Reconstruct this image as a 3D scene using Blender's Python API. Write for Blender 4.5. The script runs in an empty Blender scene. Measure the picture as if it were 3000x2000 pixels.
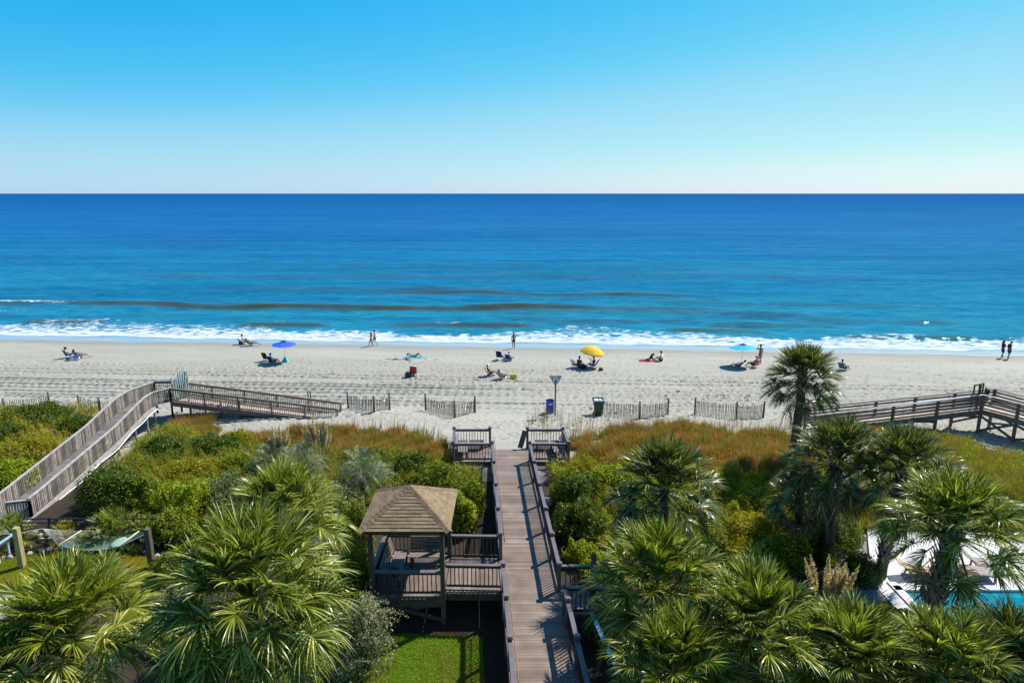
import bpy, bmesh, math, random
import numpy as np
from mathutils import Vector, Matrix
R = math.radians
random.seed(7)
rng = np.random.default_rng(11)
C = bpy.context.scene.collection
scene = bpy.context.scene

# ------------------------------------------------------------------ camera model (a drone 16 m above the beach)
CAMH = 16.0
FPX = 1917.0                       # focal length in pixels of the 3000 px wide photograph
PITCH = math.atan(433.0 / FPX)
CP, SP = math.cos(PITCH), math.sin(PITCH)

def at(u, v, z=0.0):
    """ground point seen at (u, v) when it lies at height z"""
    du, dv = u - 1500.0, v - 1000.0
    fy = FPX * CP - dv * SP
    fz = -(FPX * SP + dv * CP)
    t = (z - CAMH) / fz
    return Vector((du * t, fy * t, z))

def atd(u, v, D):
    du, dv = u - 1500.0, v - 1000.0
    fy = FPX * CP - dv * SP
    fz = -(FPX * SP + dv * CP)
    t = D / fy
    return Vector((du * t, D, CAMH + fz * t))

# ------------------------------------------------------------------ terrain
_S = [-300, 24, 27, 31, 35, 39, 45, 52, 62, 71.5, 80, 100, 140]
_Z = [0.0, 0.0, 0.25, 0.8, 1.05, 0.95, 0.42, 0.15, 0.0, -0.4, -0.85, -2.0, -4.0]

def _sm(a, b, x):
    t = np.clip((x - a) / (b - a), 0, 1)
    return t * t * (3 - 2 * t)

def gz_np(x, y):
    s = y + 0.067 * x
    s2 = s + 4.0 * _sm(16, 28, x) * _sm(60, 50, s)
    z = np.interp(s2, _S, _Z)
    xc = -0.055 + 0.0633 * (34.7 - y)
    away = np.clip((np.abs(x - xc - 0.1) - 4.5) / 3.0, 0, 1)
    dune = _sm(28, 33, s2) * (1 - _sm(38, 43, s2))
    n = 0.5 * np.sin(x * 0.43 + 1.3) * np.cos(y * 0.5 + x * 0.11) + 0.5 * np.sin(x * 0.19 + y * 0.31 + 2.0)
    z = z + dune * away * 0.42 * n
    z = z * (1 - 0.78 * np.exp(-((x + 25.0) / 2.3) ** 4) * (1 - _sm(38, 43, s)))
    z = z * (1 - _sm(12.0, 14.5, x) * _sm(32.0, 29.7, y))
    # small mounds along the sand fences
    z = z + 0.18 * np.exp(-((s2 - 44.0) / 2.0) ** 2) * (0.5 + 0.5 * np.sin(x * 0.55 + 0.8)) * np.clip(away * 2, 0, 1)
    return z

def gz(x, y):
    return float(gz_np(np.array([float(x)]), np.array([float(y)]))[0])

def ground_at(u, v):
    z = 0.0
    for _ in range(12):
        p = at(u, v, z)
        z = 0.5 * z + 0.5 * gz(p.x, p.y)
    p = at(u, v, z)
    p.z = gz(p.x, p.y)
    return p

# ------------------------------------------------------------------ node helpers
class NT:
    def __init__(self, nt):
        self.nt = nt; self.n = nt.nodes; self.l = nt.links
    def new(self, t, **kw):
        nd = self.n.new(t)
        for k, v in kw.items():
            if k.startswith('i_'):
                key = k[2:]
                nd.inputs[int(key) if key.isdigit() else key.replace('_', ' ')].default_value = v
            else:
                setattr(nd, k, v)
        return nd
    def link(self, a, b): self.l.new(a, b)
    def math(self, op, a, b=None, clamp=False):
        m = self.n.new('ShaderNodeMath'); m.operation = op; m.use_clamp = clamp
        for i, x in enumerate((a, b)):
            if x is None: continue
            if isinstance(x, (int, float)): m.inputs[i].default_value = x
            else: self.l.new(x, m.inputs[i])
        return m.outputs[0]
    def mix(self, f, a, b, blend='MIX'):
        m = self.n.new('ShaderNodeMix'); m.data_type = 'RGBA'; m.blend_type = blend
        for i, x in ((0, f), (6, a), (7, b)):
            if isinstance(x, (int, float)): m.inputs[i].default_value = x
            elif isinstance(x, tuple): m.inputs[i].default_value = (*x[:3], 1)
            else: self.l.new(x, m.inputs[i])
        return m.outputs[2]
    def noise(self, vec, scale, detail=3, rough=0.55):
        t = self.n.new('ShaderNodeTexNoise'); t.inputs['Scale'].default_value = scale
        t.inputs['Detail'].default_value = detail; t.inputs['Roughness'].default_value = rough
        if vec is not None: self.l.new(vec, t.inputs['Vector'])
        return t.outputs['Fac']
    def ramp(self, f, stops):
        r = self.n.new('ShaderNodeValToRGB'); e = r.color_ramp.elements
        while len(e) < len(stops): e.new(0.5)
        for k, (p, c) in enumerate(stops):
            e[k].position = p
            e[k].color = (c, c, c, 1) if isinstance(c, (int, float)) else (*c, 1)
        self.l.new(f, r.inputs['Fac'])
        return r.outputs['Color']
    def mapping(self, vec, scale=(1, 1, 1), rot=(0, 0, 0)):
        m = self.n.new('ShaderNodeMapping'); m.inputs['Scale'].default_value = scale; m.inputs['Rotation'].default_value = rot
        self.l.new(vec, m.inputs['Vector']); return m.outputs[0]

def newmat(name):
    m = bpy.data.materials.new(name); m.use_nodes = True
    t = NT(m.node_tree); b = t.n['Principled BSDF']
    return m, t, b

def pm(name, col, rough=0.6, var=0.18, scale=6.0, island=0.0, bump=0.0, metal=0.0, spec=0.4, stretch=(1, 1, 1), col2=None):
    m, t, b = newmat(name)
    tc = t.n.new('ShaderNodeTexCoord')
    vec = t.mapping(tc.outputs['Object'], stretch)
    f = t.noise(vec, scale, 4)
    f = t.ramp(f, [(0.3, 0.0), (0.7, 1.0)])
    hi = col2 if col2 else tuple(min(1, c * (1 + var)) for c in col)
    lo = tuple(c * (1 - var) for c in col)
    c = t.mix(f, lo, hi)
    if island:
        g = t.n.new('ShaderNodeNewGeometry')
        k = t.math('MULTIPLY_ADD', g.outputs['Random Per Island'], 2 * island)
        k.node.inputs[2].default_value = 1 - island
        cm = t.n.new('ShaderNodeCombineColor')
        for i in range(3): t.link(k, cm.inputs[i])
        c = t.mix(1.0, c, cm.outputs[0], 'MULTIPLY')
    t.link(c, b.inputs['Base Color'])
    b.inputs['Roughness'].default_value = rough; b.inputs['Metallic'].default_value = metal
    b.inputs['Specular IOR Level'].default_value = spec
    if bump:
        bn = t.n.new('ShaderNodeBump'); bn.inputs['Strength'].default_value = bump; bn.inputs['Distance'].default_value = 0.02
        t.link(t.noise(vec, scale * 5, 3), bn.inputs['Height']); t.link(bn.outputs[0], b.inputs['Normal'])
    return m

def leafmat(name, cols, rough=0.45, trans=0.3, spec=0.5, patch=None, tcol=1.6):
    """leaf: colour per leaf between the given greens, glossy front, some light through the blade"""
    m, t, b = newmat(name)
    g = t.n.new('ShaderNodeNewGeometry')
    n = len(cols)
    c = t.ramp(g.outputs['Random Per Island'], [(0.02 + 0.96 * i / max(1, n - 1), cols[i]) for i in range(n)])
    if patch:
        tc = t.n.new('ShaderNodeTexCoord')
        f = t.ramp(t.noise(tc.outputs['Object'], patch[0], 3), [(0.46, 0.0), (0.56, 1.0)])
        c = t.mix(f, c, t.mix(0.8, c, patch[1]))
    t.link(c, b.inputs['Base Color'])
    b.inputs['Roughness'].default_value = rough
    b.inputs['Specular IOR Level'].default_value = spec
    tr = t.n.new('ShaderNodeBsdfTranslucent')
    t.link(t.mix(1.0, c, (tcol, tcol * 1.05, tcol * 0.6), 'MULTIPLY'), tr.inputs['Color'])
    ms = t.n.new('ShaderNodeMixShader'); ms.inputs[0].default_value = trans
    t.link(b.outputs[0], ms.inputs[1]); t.link(tr.outputs[0], ms.inputs[2])
    t.link(ms.outputs[0], t.n['Material Output'].inputs['Surface'])
    return m

M = {}
M['deck'] = pm('brown_deck_boards', (0.155, 0.105, 0.078), 0.65, 0.16, 0.9, island=0.28, bump=0.3, col2=(0.225, 0.168, 0.132))
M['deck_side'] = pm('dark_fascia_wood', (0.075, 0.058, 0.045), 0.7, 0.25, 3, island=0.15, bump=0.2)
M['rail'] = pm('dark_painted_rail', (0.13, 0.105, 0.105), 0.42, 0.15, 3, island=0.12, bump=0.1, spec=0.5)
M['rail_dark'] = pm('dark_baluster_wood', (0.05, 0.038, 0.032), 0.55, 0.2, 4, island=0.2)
M['post'] = pm('treated_post_wood', (0.10, 0.082, 0.05), 0.75, 0.3, 3, stretch=(4, 4, 0.6), bump=0.3)
M['grey'] = pm('weathered_grey_wood', (0.36, 0.335, 0.31), 0.75, 0.22, 3, island=0.22, bump=0.3)
M['greydeck'] = pm('weathered_grey_deck', (0.15, 0.138, 0.125), 0.75, 0.22, 3, island=0.2, bump=0.3)
M['greypicket'] = pm('weathered_picket_wood', (0.235, 0.195, 0.155), 0.8, 0.3, 3, island=0.62, bump=0.3)
M['brownwood'] = pm('brown_walkway_wood', (0.16, 0.115, 0.085), 0.75, 0.25, 3, island=0.2, bump=0.3)
M['tandeck'] = pm('tan_deck_wood', (0.42, 0.33, 0.25), 0.7, 0.2, 3, island=0.15, bump=0.3)  # tan boards, tone varied per plank
M['fencewood'] = pm('sand_fence_lath', (0.24, 0.19, 0.14), 0.85, 0.3, 4, island=0.35)
M['shingle'] = pm('tan_asphalt_shingle', (0.215, 0.155, 0.092), 0.9, 0.16, 9, island=0.2, bump=0.5, spec=0.15)
M['hipcap'] = pm('brown_hip_shingle', (0.185, 0.128, 0.082), 0.9, 0.14, 9, island=0.2, bump=0.5, spec=0.15)
M['beam'] = pm('dark_beam_wood', (0.085, 0.066, 0.04), 0.75, 0.3, 4, bump=0.3)
M['benchwood'] = pm('grey_brown_bench_wood', (0.16, 0.125, 0.11), 0.65, 0.25, 4, island=0.15)
M['black'] = pm('black_metal', (0.012, 0.012, 0.014), 0.4, 0.1, 5)
M['steel'] = pm('pale_metal_tube', (0.5, 0.5, 0.5), 0.35, 0.05, 5, metal=0.8)
M['white'] = pm('white_plastic', (0.75, 0.75, 0.76), 0.5, 0.05, 5)
M['rock'] = pm('pale_stone', (0.36, 0.31, 0.25), 0.85, 0.3, 4, bump=0.5, col2=(0.5, 0.45, 0.38))
M['trunk'] = pm('palm_trunk_bark', (0.085, 0.067, 0.05), 0.9, 0.35, 5, island=0.3, bump=0.6, stretch=(1, 1, 3))
M['boot'] = pm('palm_leaf_base', (0.30, 0.245, 0.19), 0.85, 0.3, 5, island=0.4, bump=0.4)
M['stem'] = pm('brown_twig', (0.07, 0.05, 0.035), 0.85, 0.25, 5)
M['frond'] = leafmat('palm_leaf', [(0.026, 0.042, 0.003), (0.09, 0.125, 0.007), (0.22, 0.26, 0.018), (0.55, 0.54, 0.16)], 0.30, 0.30, 0.32)
M['frond_y'] = leafmat('yellow_green_palm_leaf', [(0.05, 0.075, 0.004), (0.15, 0.19, 0.010), (0.27, 0.29, 0.022), (0.55, 0.52, 0.18)], 0.30, 0.28, 0.3)
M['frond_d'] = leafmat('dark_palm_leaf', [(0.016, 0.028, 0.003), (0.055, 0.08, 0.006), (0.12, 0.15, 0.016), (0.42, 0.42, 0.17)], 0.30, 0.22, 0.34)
M['frond_b'] = leafmat('blue_green_palm_leaf', [(0.05, 0.085, 0.04), (0.09, 0.13, 0.06), (0.14, 0.18, 0.09), (0.26, 0.29, 0.17)], 0.5, 0.26, 0.3)
M['frond_dead'] = leafmat('dry_palm_leaf', [(0.10, 0.075, 0.04), (0.19, 0.14, 0.08), (0.28, 0.22, 0.13), (0.4, 0.33, 0.22)], 0.6, 0.2, 0.3, tcol=1.2)
M['frond_yellow'] = leafmat('yellowed_fan_leaf', [(0.2, 0.19, 0.015), (0.38, 0.3, 0.02), (0.5, 0.32, 0.015), (0.16, 0.2, 0.02)], 0.5, 0.3, 0.4)
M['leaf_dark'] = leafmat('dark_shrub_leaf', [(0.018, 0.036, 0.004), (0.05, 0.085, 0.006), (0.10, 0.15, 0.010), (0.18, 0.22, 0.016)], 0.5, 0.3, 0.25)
M['leaf_mid'] = leafmat('green_shrub_leaf', [(0.045, 0.07, 0.005), (0.12, 0.165, 0.009), (0.22, 0.26, 0.015), (0.35, 0.34, 0.03)], 0.55, 0.32, 0.2)
M['leaf_bright'] = leafmat('bright_shrub_leaf', [(0.07, 0.11, 0.005), (0.18, 0.24, 0.009), (0.32, 0.36, 0.015), (0.46, 0.44, 0.03)], 0.55, 0.32, 0.2)
M['leaf_yellow'] = leafmat('yellow_green_shrub_leaf', [(0.11, 0.10, 0.006), (0.27, 0.235, 0.013), (0.44, 0.36, 0.025), (0.22, 0.21, 0.012)], 0.6, 0.3, 0.15)
M['leaf_silver'] = leafmat('silvery_olive_leaf', [(0.12, 0.14, 0.055), (0.20, 0.215, 0.10), (0.30, 0.30, 0.16), (0.40, 0.38, 0.2)], 0.5, 0.26, 0.4)
M['leaf_grey'] = leafmat('grey_green_leaf', [(0.075, 0.10, 0.032), (0.12, 0.15, 0.05), (0.18, 0.20, 0.075), (0.25, 0.25, 0.11)], 0.5, 0.28, 0.35)
M['grass_brown'] = leafmat('brown_dune_grass', [(0.27, 0.17, 0.035), (0.46, 0.22, 0.07), (0.54, 0.25, 0.09), (0.30, 0.20, 0.04)], 0.65, 0.34, 0.12, tcol=1.25, patch=(0.8, (0.20, 0.18, 0.025)))
M['grass_olive'] = leafmat('olive_dune_grass', [(0.16, 0.17, 0.014), (0.29, 0.26, 0.025), (0.42, 0.34, 0.07), (0.13, 0.16, 0.014)], 0.65, 0.35, 0.12, tcol=1.3, patch=(1.8, (0.30, 0.24, 0.06)))
M['grass_green'] = leafmat('lawn_grass_blade', [(0.09, 0.18, 0.006), (0.16, 0.28, 0.009), (0.24, 0.35, 0.016), (0.33, 0.38, 0.03)], 0.6, 0.38, 0.2, patch=(.7, (0.22, 0.21, 0.03)))
M['grass_lime'] = leafmat('yellow_lawn_blade', [(0.15, 0.21, 0.008), (0.26, 0.29, 0.012), (0.34, 0.30, 0.02), (0.2, 0.26, 0.01)], 0.55, 0.38, 0.2, patch=(0.35, (0.36, 0.24, 0.02)))
M['pampas'] = leafmat('pampas_plume', [(0.5, 0.37, 0.18), (0.6, 0.47, 0.26), (0.7, 0.57, 0.36), (0.76, 0.66, 0.46)], 0.8, 0.3, 0.1, tcol=1.1)
M['oats'] = leafmat('dry_sea_oats', [(0.28, 0.2, 0.07), (0.4, 0.3, 0.12), (0.2, 0.14, 0.06)], 0.7, 0.2, 0.2, tcol=1.1)

# ------------------------------------------------------------------ mesh helpers
WL = {}
class MB:
    def __init__(self): self.v = []; self.f = []
    def box(self, c, s, rz=0.0):
        c = Vector(c); hx, hy, hz = s[0] / 2, s[1] / 2, s[2] / 2
        ca, sa = math.cos(rz), math.sin(rz); b = len(self.v)
        for z in (-hz, hz):
            for x, y in ((-hx, -hy), (hx, -hy), (hx, hy), (-hx, hy)):
                self.v.append((c.x + x * ca - y * sa, c.y + x * sa + y * ca, c.z + z))
        self.f += [(b, b+3, b+2, b+1), (b+4, b+5, b+6, b+7), (b, b+1, b+5, b+4), (b+1, b+2, b+6, b+5), (b+2, b+3, b+7, b+6), (b+3, b, b+4, b+7)]
        return self
    def bar(self, p, q, w, h, up=(0, 0, 1)):
        p, q = Vector(p), Vector(q); d = (q - p)
        if d.length < 1e-6: return self
        d.normalize(); s = d.cross(Vector(up))
        if s.length < 1e-4: s = d.cross(Vector((0, 1, 0)))
        s.normalize(); n = s.cross(d); b = len(self.v)
        for e in (p, q):
            for a, k in ((-1, -1), (1, -1), (1, 1), (-1, 1)):
                self.v.append(tuple(e + s * (a * w / 2) + n * (k * h / 2)))
        self.f += [(b, b+1, b+2, b+3), (b+7, b+6, b+5, b+4), (b, b+4, b+5, b+1), (b+1, b+5, b+6, b+2), (b+2, b+6, b+7, b+3), (b+3, b+7, b+4, b)]
        return self
    def tube(self, pts, rad, n=8, cap=True):
        pts = [Vector(p) for p in pts]
        if isinstance(rad, (int, float)): rad = [rad] * len(pts)
        b = len(self.v); prev = None
        for i, p in enumerate(pts):
            d = (pts[min(i+1, len(pts)-1)] - pts[max(i-1, 0)]).normalized()
            if prev is None:
                s = d.cross(Vector((0, 0, 1)))
                if s.length < 1e-3: s = d.cross(Vector((0, 1, 0)))
            else:
                s = prev - d * prev.dot(d)
            s.normalize(); prev = s; t = d.cross(s)
            for k in range(n):
                a = 2 * math.pi * k / n
                self.v.append(tuple(p + (s * math.cos(a) + t * math.sin(a)) * rad[i]))
        for i in range(len(pts) - 1):
            for k in range(n):
                k2 = (k + 1) % n
                self.f.append((b + i*n + k, b + i*n + k2, b + (i+1)*n + k2, b + (i+1)*n + k))
        if cap:
            self.f.append(tuple(b + k for k in reversed(range(n))))
            self.f.append(tuple(b + (len(pts)-1)*n + k for k in range(n)))
        return self
    def poly(self, pts):
        b = len(self.v); self.v += [tuple(p) for p in pts]; self.f.append(tuple(range(b, b + len(pts)))); return self
    def slab(self, pts, thick):
        """closed plate: outline pts (top, counter-clockwise) extruded down"""
        n = len(pts); b = len(self.v)
        self.v += [tuple(p) for p in pts] + [(p[0], p[1], p[2] - thick) for p in pts]
        self.f.append(tuple(range(b, b + n))); self.f.append(tuple(reversed(range(b + n, b + 2*n))))
        for i in range(n):
            j = (i + 1) % n
            self.f.append((b + i, b + n + i, b + n + j, b + j))
        return self
    def sphere(self, c, r, nu=10, nv=7, sq=(1, 1, 1)):
        b = len(self.v); c = Vector(c)
        self.v.append((c.x, c.y, c.z + r*sq[2]))
        for i in range(1, nv):
            th = math.pi * i / nv
            for k in range(nu):
                a = 2 * math.pi * k / nu
                self.v.append((c.x + r*sq[0]*math.sin(th)*math.cos(a), c.y + r*sq[1]*math.sin(th)*math.sin(a), c.z + r*sq[2]*math.cos(th)))
        self.v.append((c.x, c.y, c.z - r*sq[2])); e = len(self.v) - 1
        for k in range(nu):
            k2 = (k + 1) % nu
            self.f.append((b, b+1+k, b+1+k2)); self.f.append((e, b+1+(nv-2)*nu+k2, b+1+(nv-2)*nu+k))
            for i in range(nv - 2):
                self.f.append((b+1+i*nu+k, b+1+(i+1)*nu+k, b+1+(i+1)*nu+k2, b+1+i*nu+k2))
        return self
    def build(self, name, mat, parent=None, smooth=False, bevel=0.0):
        off = WL.get(parent.name, Vector((0, 0, 0))) if parent else Vector((0, 0, 0))
        me = bpy.data.meshes.new(name)
        me.from_pydata([(x - off.x, y - off.y, z - off.z) for x, y, z in self.v], [], self.f)
        me.materials.append(mat)
        if smooth: me.polygons.foreach_set('use_smooth', [True] * len(me.polygons))
        me.update()
        return link(name, me, parent, bevel)

def link(name, me, parent=None, bevel=0.0):
    o = bpy.data.objects.new(name, me); C.objects.link(o)
    if parent: o.parent = parent; WL[o.name] = WL.get(parent.name, Vector((0, 0, 0)))
    else: WL[o.name] = Vector((0, 0, 0))
    if bevel:
        b = o.modifiers.new('edge', 'BEVEL'); b.width = bevel; b.segments = 1; b.limit_method = 'ANGLE'
    return o

def np_mesh(name, V, F, mat, parent=None, smooth=False):
    off = WL.get(parent.name, Vector((0, 0, 0))) if parent else Vector((0, 0, 0))
    me = bpy.data.meshes.new(name)
    V = np.asarray(V, dtype=np.float64) - np.array(off)
    F = np.asarray(F, dtype=np.int32)
    me.vertices.add(len(V)); me.vertices.foreach_set('co', V.astype(np.float32).ravel())
    k = F.shape[1]
    me.loops.add(F.size); me.loops.foreach_set('vertex_index', F.ravel())
    me.polygons.add(len(F)); me.polygons.foreach_set('loop_start', np.arange(len(F), dtype=np.int32) * k)
    if smooth: me.polygons.foreach_set('use_smooth', np.ones(len(F), dtype=bool))
    me.materials.append(mat)
    me.update(calc_edges=True)
    return link(name, me, parent)

def tag(o, label=None, cat=None, group=None, kind=None):
    if label: o['label'] = label
    if cat: o['category'] = cat
    if group: o['group'] = group
    if kind: o['kind'] = kind
    return o

def thing(name, label, cat, loc=(0, 0, 0), group=None, rz=0.0):
    o = bpy.data.objects.new(name, None); C.objects.link(o)
    o.empty_display_size = 0.2
    o.location = loc; o.rotation_euler = (0, 0, rz)
    WL[o.name] = Vector(loc)
    return tag(o, label, cat, group)

def local(name, label, cat, group=None):
    """a thing modelled round its own origin, placed afterwards"""
    return thing(name, label, cat, (0, 0, 0), group)

def copy_tree(o, parent=None):
    c = o.copy(); C.objects.link(c)
    if parent: c.parent = parent
    for ch in [x for x in bpy.data.objects if x.parent == o]:
        copy_tree(ch, c)
    return c

def lumpy(x, y, seed=0.0):
    return (np.sin(x*1.9 + seed) * np.cos(y*2.3 + seed*1.7) * 0.5 + 0.3*np.sin(x*3.7 - y*2.9 + seed*2.1) + 0.2*np.sin(x*0.8 + y*1.1 + seed*0.7))

# ------------------------------------------------------------------ camera, sun, sky
cam = bpy.data.cameras.new('camera'); cam.sensor_width = 36.0; cam.lens = 36.0 * FPX / 3000.0
cam.clip_start = 0.1; cam.clip_end = 300000.0
co = bpy.data.objects.new('camera', cam); C.objects.link(co)
co.location = (0, 0, CAMH); co.rotation_euler = (math.pi / 2 - PITCH, 0, 0)
scene.camera = co

ELEV = R(49.0); AZ = math.atan2(0.765, 0.645)      # azimuth from +Y towards +X
sd = Vector((math.cos(ELEV) * math.sin(AZ), math.cos(ELEV) * math.cos(AZ), math.sin(ELEV)))
sun = bpy.data.lights.new('sun', 'SUN'); sun.energy = 5.0; sun.angle = R(0.53); sun.color = (1.0, 0.955, 0.88)
so = bpy.data.objects.new('sun', sun); C.objects.link(so)
so.rotation_euler = sd.to_track_quat('Z', 'Y').to_euler(); so.location = sd * 60

w = bpy.data.worlds.new('World'); scene.world = w; w.use_nodes = True
t = NT(w.node_tree); bg = t.n['Background']
sky = t.n.new('ShaderNodeTexSky'); sky.sky_type = 'NISHITA'; sky.sun_disc = False
sky.sun_elevation = ELEV; sky.sun_rotation = AZ; sky.altitude = 20; sky.air_density = 0.9; sky.dust_density = 0.25; sky.ozone_density = 3.0
sky.air_density = 1.0; sky.dust_density = 0.2; sky.ozone_density = 1.0
# photographic grade of the sky colour: one tone curve per channel, the same in every direction
def vscale(c, k):
    v = t.n.new('ShaderNodeVectorMath'); v.operation = 'SCALE'; v.inputs['Scale'].default_value = k
    t.link(c, v.inputs[0]); return v.outputs[0]
cv = t.n.new('ShaderNodeRGBCurve'); cv.mapping.use_clip = False
def curve(i, pts):
    cu = cv.mapping.curves[i]
    while len(cu.points) < len(pts): cu.points.new(0.5, 0.5)
    for k, (x, y) in enumerate(pts): cu.points[k].location = (x, y); cu.points[k].handle_type = 'AUTO_CLAMPED'
curve(0, [(0, 0), (0.085, 0.10), (0.115, 0.065), (0.16, 0.010), (0.23, 0.025), (0.36, 0.125), (0.50, 0.32), (0.8, 0.55), (1.0, 0.74), (1.2, 0.86)])
curve(1, [(0, 0), (0.14, 0.20), (0.25, 0.33), (0.36, 0.44), (0.5, 0.57), (0.62, 0.68), (0.8, 0.80), (1.0, 0.93)])
curve(2, [(0, 0), (0.15, 0.22), (0.26, 0.46), (0.33, 0.72), (0.40, 0.88), (0.55, 0.89), (0.65, 0.92), (0.8, 0.94), (1.0, 0.96)])
cv.mapping.update()
t.link(vscale(sky.outputs[0], 0.1), cv.inputs['Color']); t.link(vscale(cv.outputs[0], 10.0), bg.inputs['Color'])
bg.inputs['Strength'].default_value = 0.066
scene.view_settings.view_transform = 'Standard'; scene.view_settings.look = 'None'
scene.view_settings.exposure = 0.6; scene.view_settings.gamma = 1.0
scene.cycles.max_bounces = 6; scene.cycles.diffuse_bounces = 3; scene.cycles.glossy_bounces = 3; scene.cycles.transparent_max_bounces = 8
scene.cycles.sample_clamp_indirect = 4.0

# ------------------------------------------------------------------ ground, beach
def grid_mesh(name, X, Y, Z, mat, attrs=None, smooth=True):
    nr, nc = X.shape
    V = np.stack([X, Y, Z], -1).reshape(-1, 3)
    i = np.arange(nr - 1)[:, None] * nc + np.arange(nc - 1)[None, :]
    F = np.stack([i, i + 1, i + nc + 1, i + nc], -1).reshape(-1, 4)
    o = np_mesh(name, V, F, mat, None, smooth)
    for k, a in (attrs or {}).items():
        at_ = o.data.attributes.new(k, 'FLOAT', 'POINT'); at_.data.foreach_set('value', a.astype(np.float32).ravel())
    return o

def scoord(t, tc):
    sx = t.n.new('ShaderNodeSeparateXYZ'); t.link(tc, sx.inputs[0])
    s = t.math('MULTIPLY_ADD', sx.outputs[0], 0.067); t.link(sx.outputs[1], s.node.inputs[2])
    return sx.outputs[0], s

# sand
m, t, b = newmat('beach_sand'); M['sand'] = m
tc = t.n.new('ShaderNodeTexCoord').outputs['Object']
x_, s_ = scoord(t, tc)
n1 = t.noise(t.mapping(tc, (0.05, 0.25, 1)), 1.0, 4)
n2 = t.noise(tc, 1.7, 4, 0.65)
n3 = t.noise(t.mapping(tc, (0.6, 2.2, 1)), 3.0, 3, 0.7)
base = t.mix(t.ramp(n1, [(0.35, 0.0), (0.65, 1.0)]), (0.285, 0.27, 0.215), (0.335, 0.32, 0.262))
base = t.mix(t.ramp(n3, [(0.30, 0.0), (0.48, 1.0)]), t.mix(1.0, base, (0.72, 0.72, 0.72), 'MULTIPLY'), base)
# upper beach churned a little greyer; dune front pale
churn = t.math('MULTIPLY', t.ramp(t.math('DIVIDE', s_, 100.0), [(0.44, 0.0), (0.5, 1.0), (0.60, 1.0), (0.635, 0.0)]), 0.22)
base = t.mix(churn, base, (0.225, 0.218, 0.165))
wob = t.math('MULTIPLY', t.math('SUBTRACT', t.noise(t.mapping(tc, (0.09, 0.09, 1)), 1.0, 3), 0.5), 5.0)
sw = t.math('DIVIDE', t.math('ADD', s_, wob), 100.0)
damp = t.ramp(sw, [(0.655, 0.0), (0.685, 1.0)])
base = t.mix(damp, base, (0.215, 0.205, 0.17))
wet = t.ramp(t.math('DIVIDE', t.math('ADD', s_, t.math('MULTIPLY', wob, 0.45)), 100.0), [(0.69, 0.0), (0.697, 1.0)])
base = t.mix(wet, base, (0.30, 0.34, 0.36))
soil = t.ramp(t.math('DIVIDE', t.math('ADD', s_, t.math('MULTIPLY', t.math('SUBTRACT', n2, 0.5), 7.0)), 100.0), [(0.33, 1.0), (0.365, 0.0)])
base = t.mix(soil, base, (0.10, 0.08, 0.055))
t.link(base, b.inputs['Base Color'])
t.link(t.math('SUBTRACT', 0.9, t.math('MULTIPLY', wet, 0.84)), b.inputs['Roughness'])
t.link(t.math('MULTIPLY_ADD', wet, 0.6), b.inputs['Specular IOR Level'])
bn = t.n.new('ShaderNodeBump'); bn.inputs['Strength'].default_value = 0.3; bn.inputs['Distance'].default_value = 0.05
dry = t.math('SUBTRACT', 1.0, t.ramp(sw, [(0.60, 0.0), (0.68, 0.93)]))
hgt = t.math('MULTIPLY', t.math('ADD', t.noise(t.mapping(tc, (1.6, 2.4, 1)), 1.6, 5, 0.7), t.math('MULTIPLY', n3, 0.7)), dry)
t.link(hgt, bn.inputs['Height']); t.link(bn.outputs[0], b.inputs['Normal'])

xs = np.concatenate([[-3000, -1200, -500, -250, -150, -100, -80], np.arange(-66, 66.01, 0.12), [80, 100, 150, 250, 500, 1200, 3000]])
ss = np.concatenate([np.arange(32.6, 36.5, 0.3), np.arange(36.6, 72.5, 0.10), np.arange(72.8, 90, 0.8)])
X, S = np.meshgrid(xs, ss); Y = S - 0.067 * X
Z = gz_np(X, Y)
fx0, fs0, dx, ds = -66.0, 36.6, 0.12, 0.10
c0 = 7; r0 = int(np.searchsorted(ss, 36.55))
nF, mF = len(np.arange(-66, 66.01, 0.12)), len(np.arange(36.6, 72.5, 0.10))
D = np.zeros((mF, nF))
def stamp(px, ps, rx, rs, depth, ang):
    ci, ri = int((px - fx0) / dx), int((ps - fs0) / ds)
    k = 4
    if ci < k or ri < k or ci >= nF - k or ri >= mF - k: return
    gx = (np.arange(-k, k + 1) * dx)[None, :]; gs = (np.arange(-k, k + 1) * ds)[:, None]
    u = gx * math.cos(ang) + gs * math.sin(ang); v = -gx * math.sin(ang) + gs * math.cos(ang)
    d2 = (u / rx) ** 2 + (v / rs) ** 2
    D[ri-k:ri+k+1, ci-k:ci+k+1] += -depth * np.exp(-d2) + 0.35 * depth * np.exp(-(np.sqrt(d2) - 1.7) ** 2 * 3)
for _ in range(60000):
    px = rng.uniform(-64, 64)
    ps = rng.triangular(37, 49, 63)
    clump = 0.5 + 0.5 * math.sin(px * 0.21 + ps * 0.4) * math.cos(ps * 0.7 - px * 0.07)
    if rng.random() > 0.12 + 0.88 * clump ** 1.6: continue
    if px < 2 and 46 < ps < 53 and rng.random() < 0.7: continue
    if ps > 59 and rng.random() < 0.75: continue
    stamp(px, ps, rng.uniform(0.10, 0.20), rng.uniform(0.08, 0.13), rng.uniform(0.03, 0.11), rng.uniform(0, 3.14))
for trail in range(16):                        # walkers' trails across the firmer sand
    px, ps = rng.uniform(-60, 60), rng.uniform(52, 66)
    a = rng.uniform(-0.25, 0.25)
    for k in range(70):
        stamp(px, ps + (0.12 if k % 2 else -0.12), 0.15, 0.11, 0.08, a)
        px += 0.62; ps += 0.62 * a * 0.3 + rng.normal(0, 0.05)
gx_ = fx0 + dx * np.arange(nF); gs_ = fs0 + ds * np.arange(mF)
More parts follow.
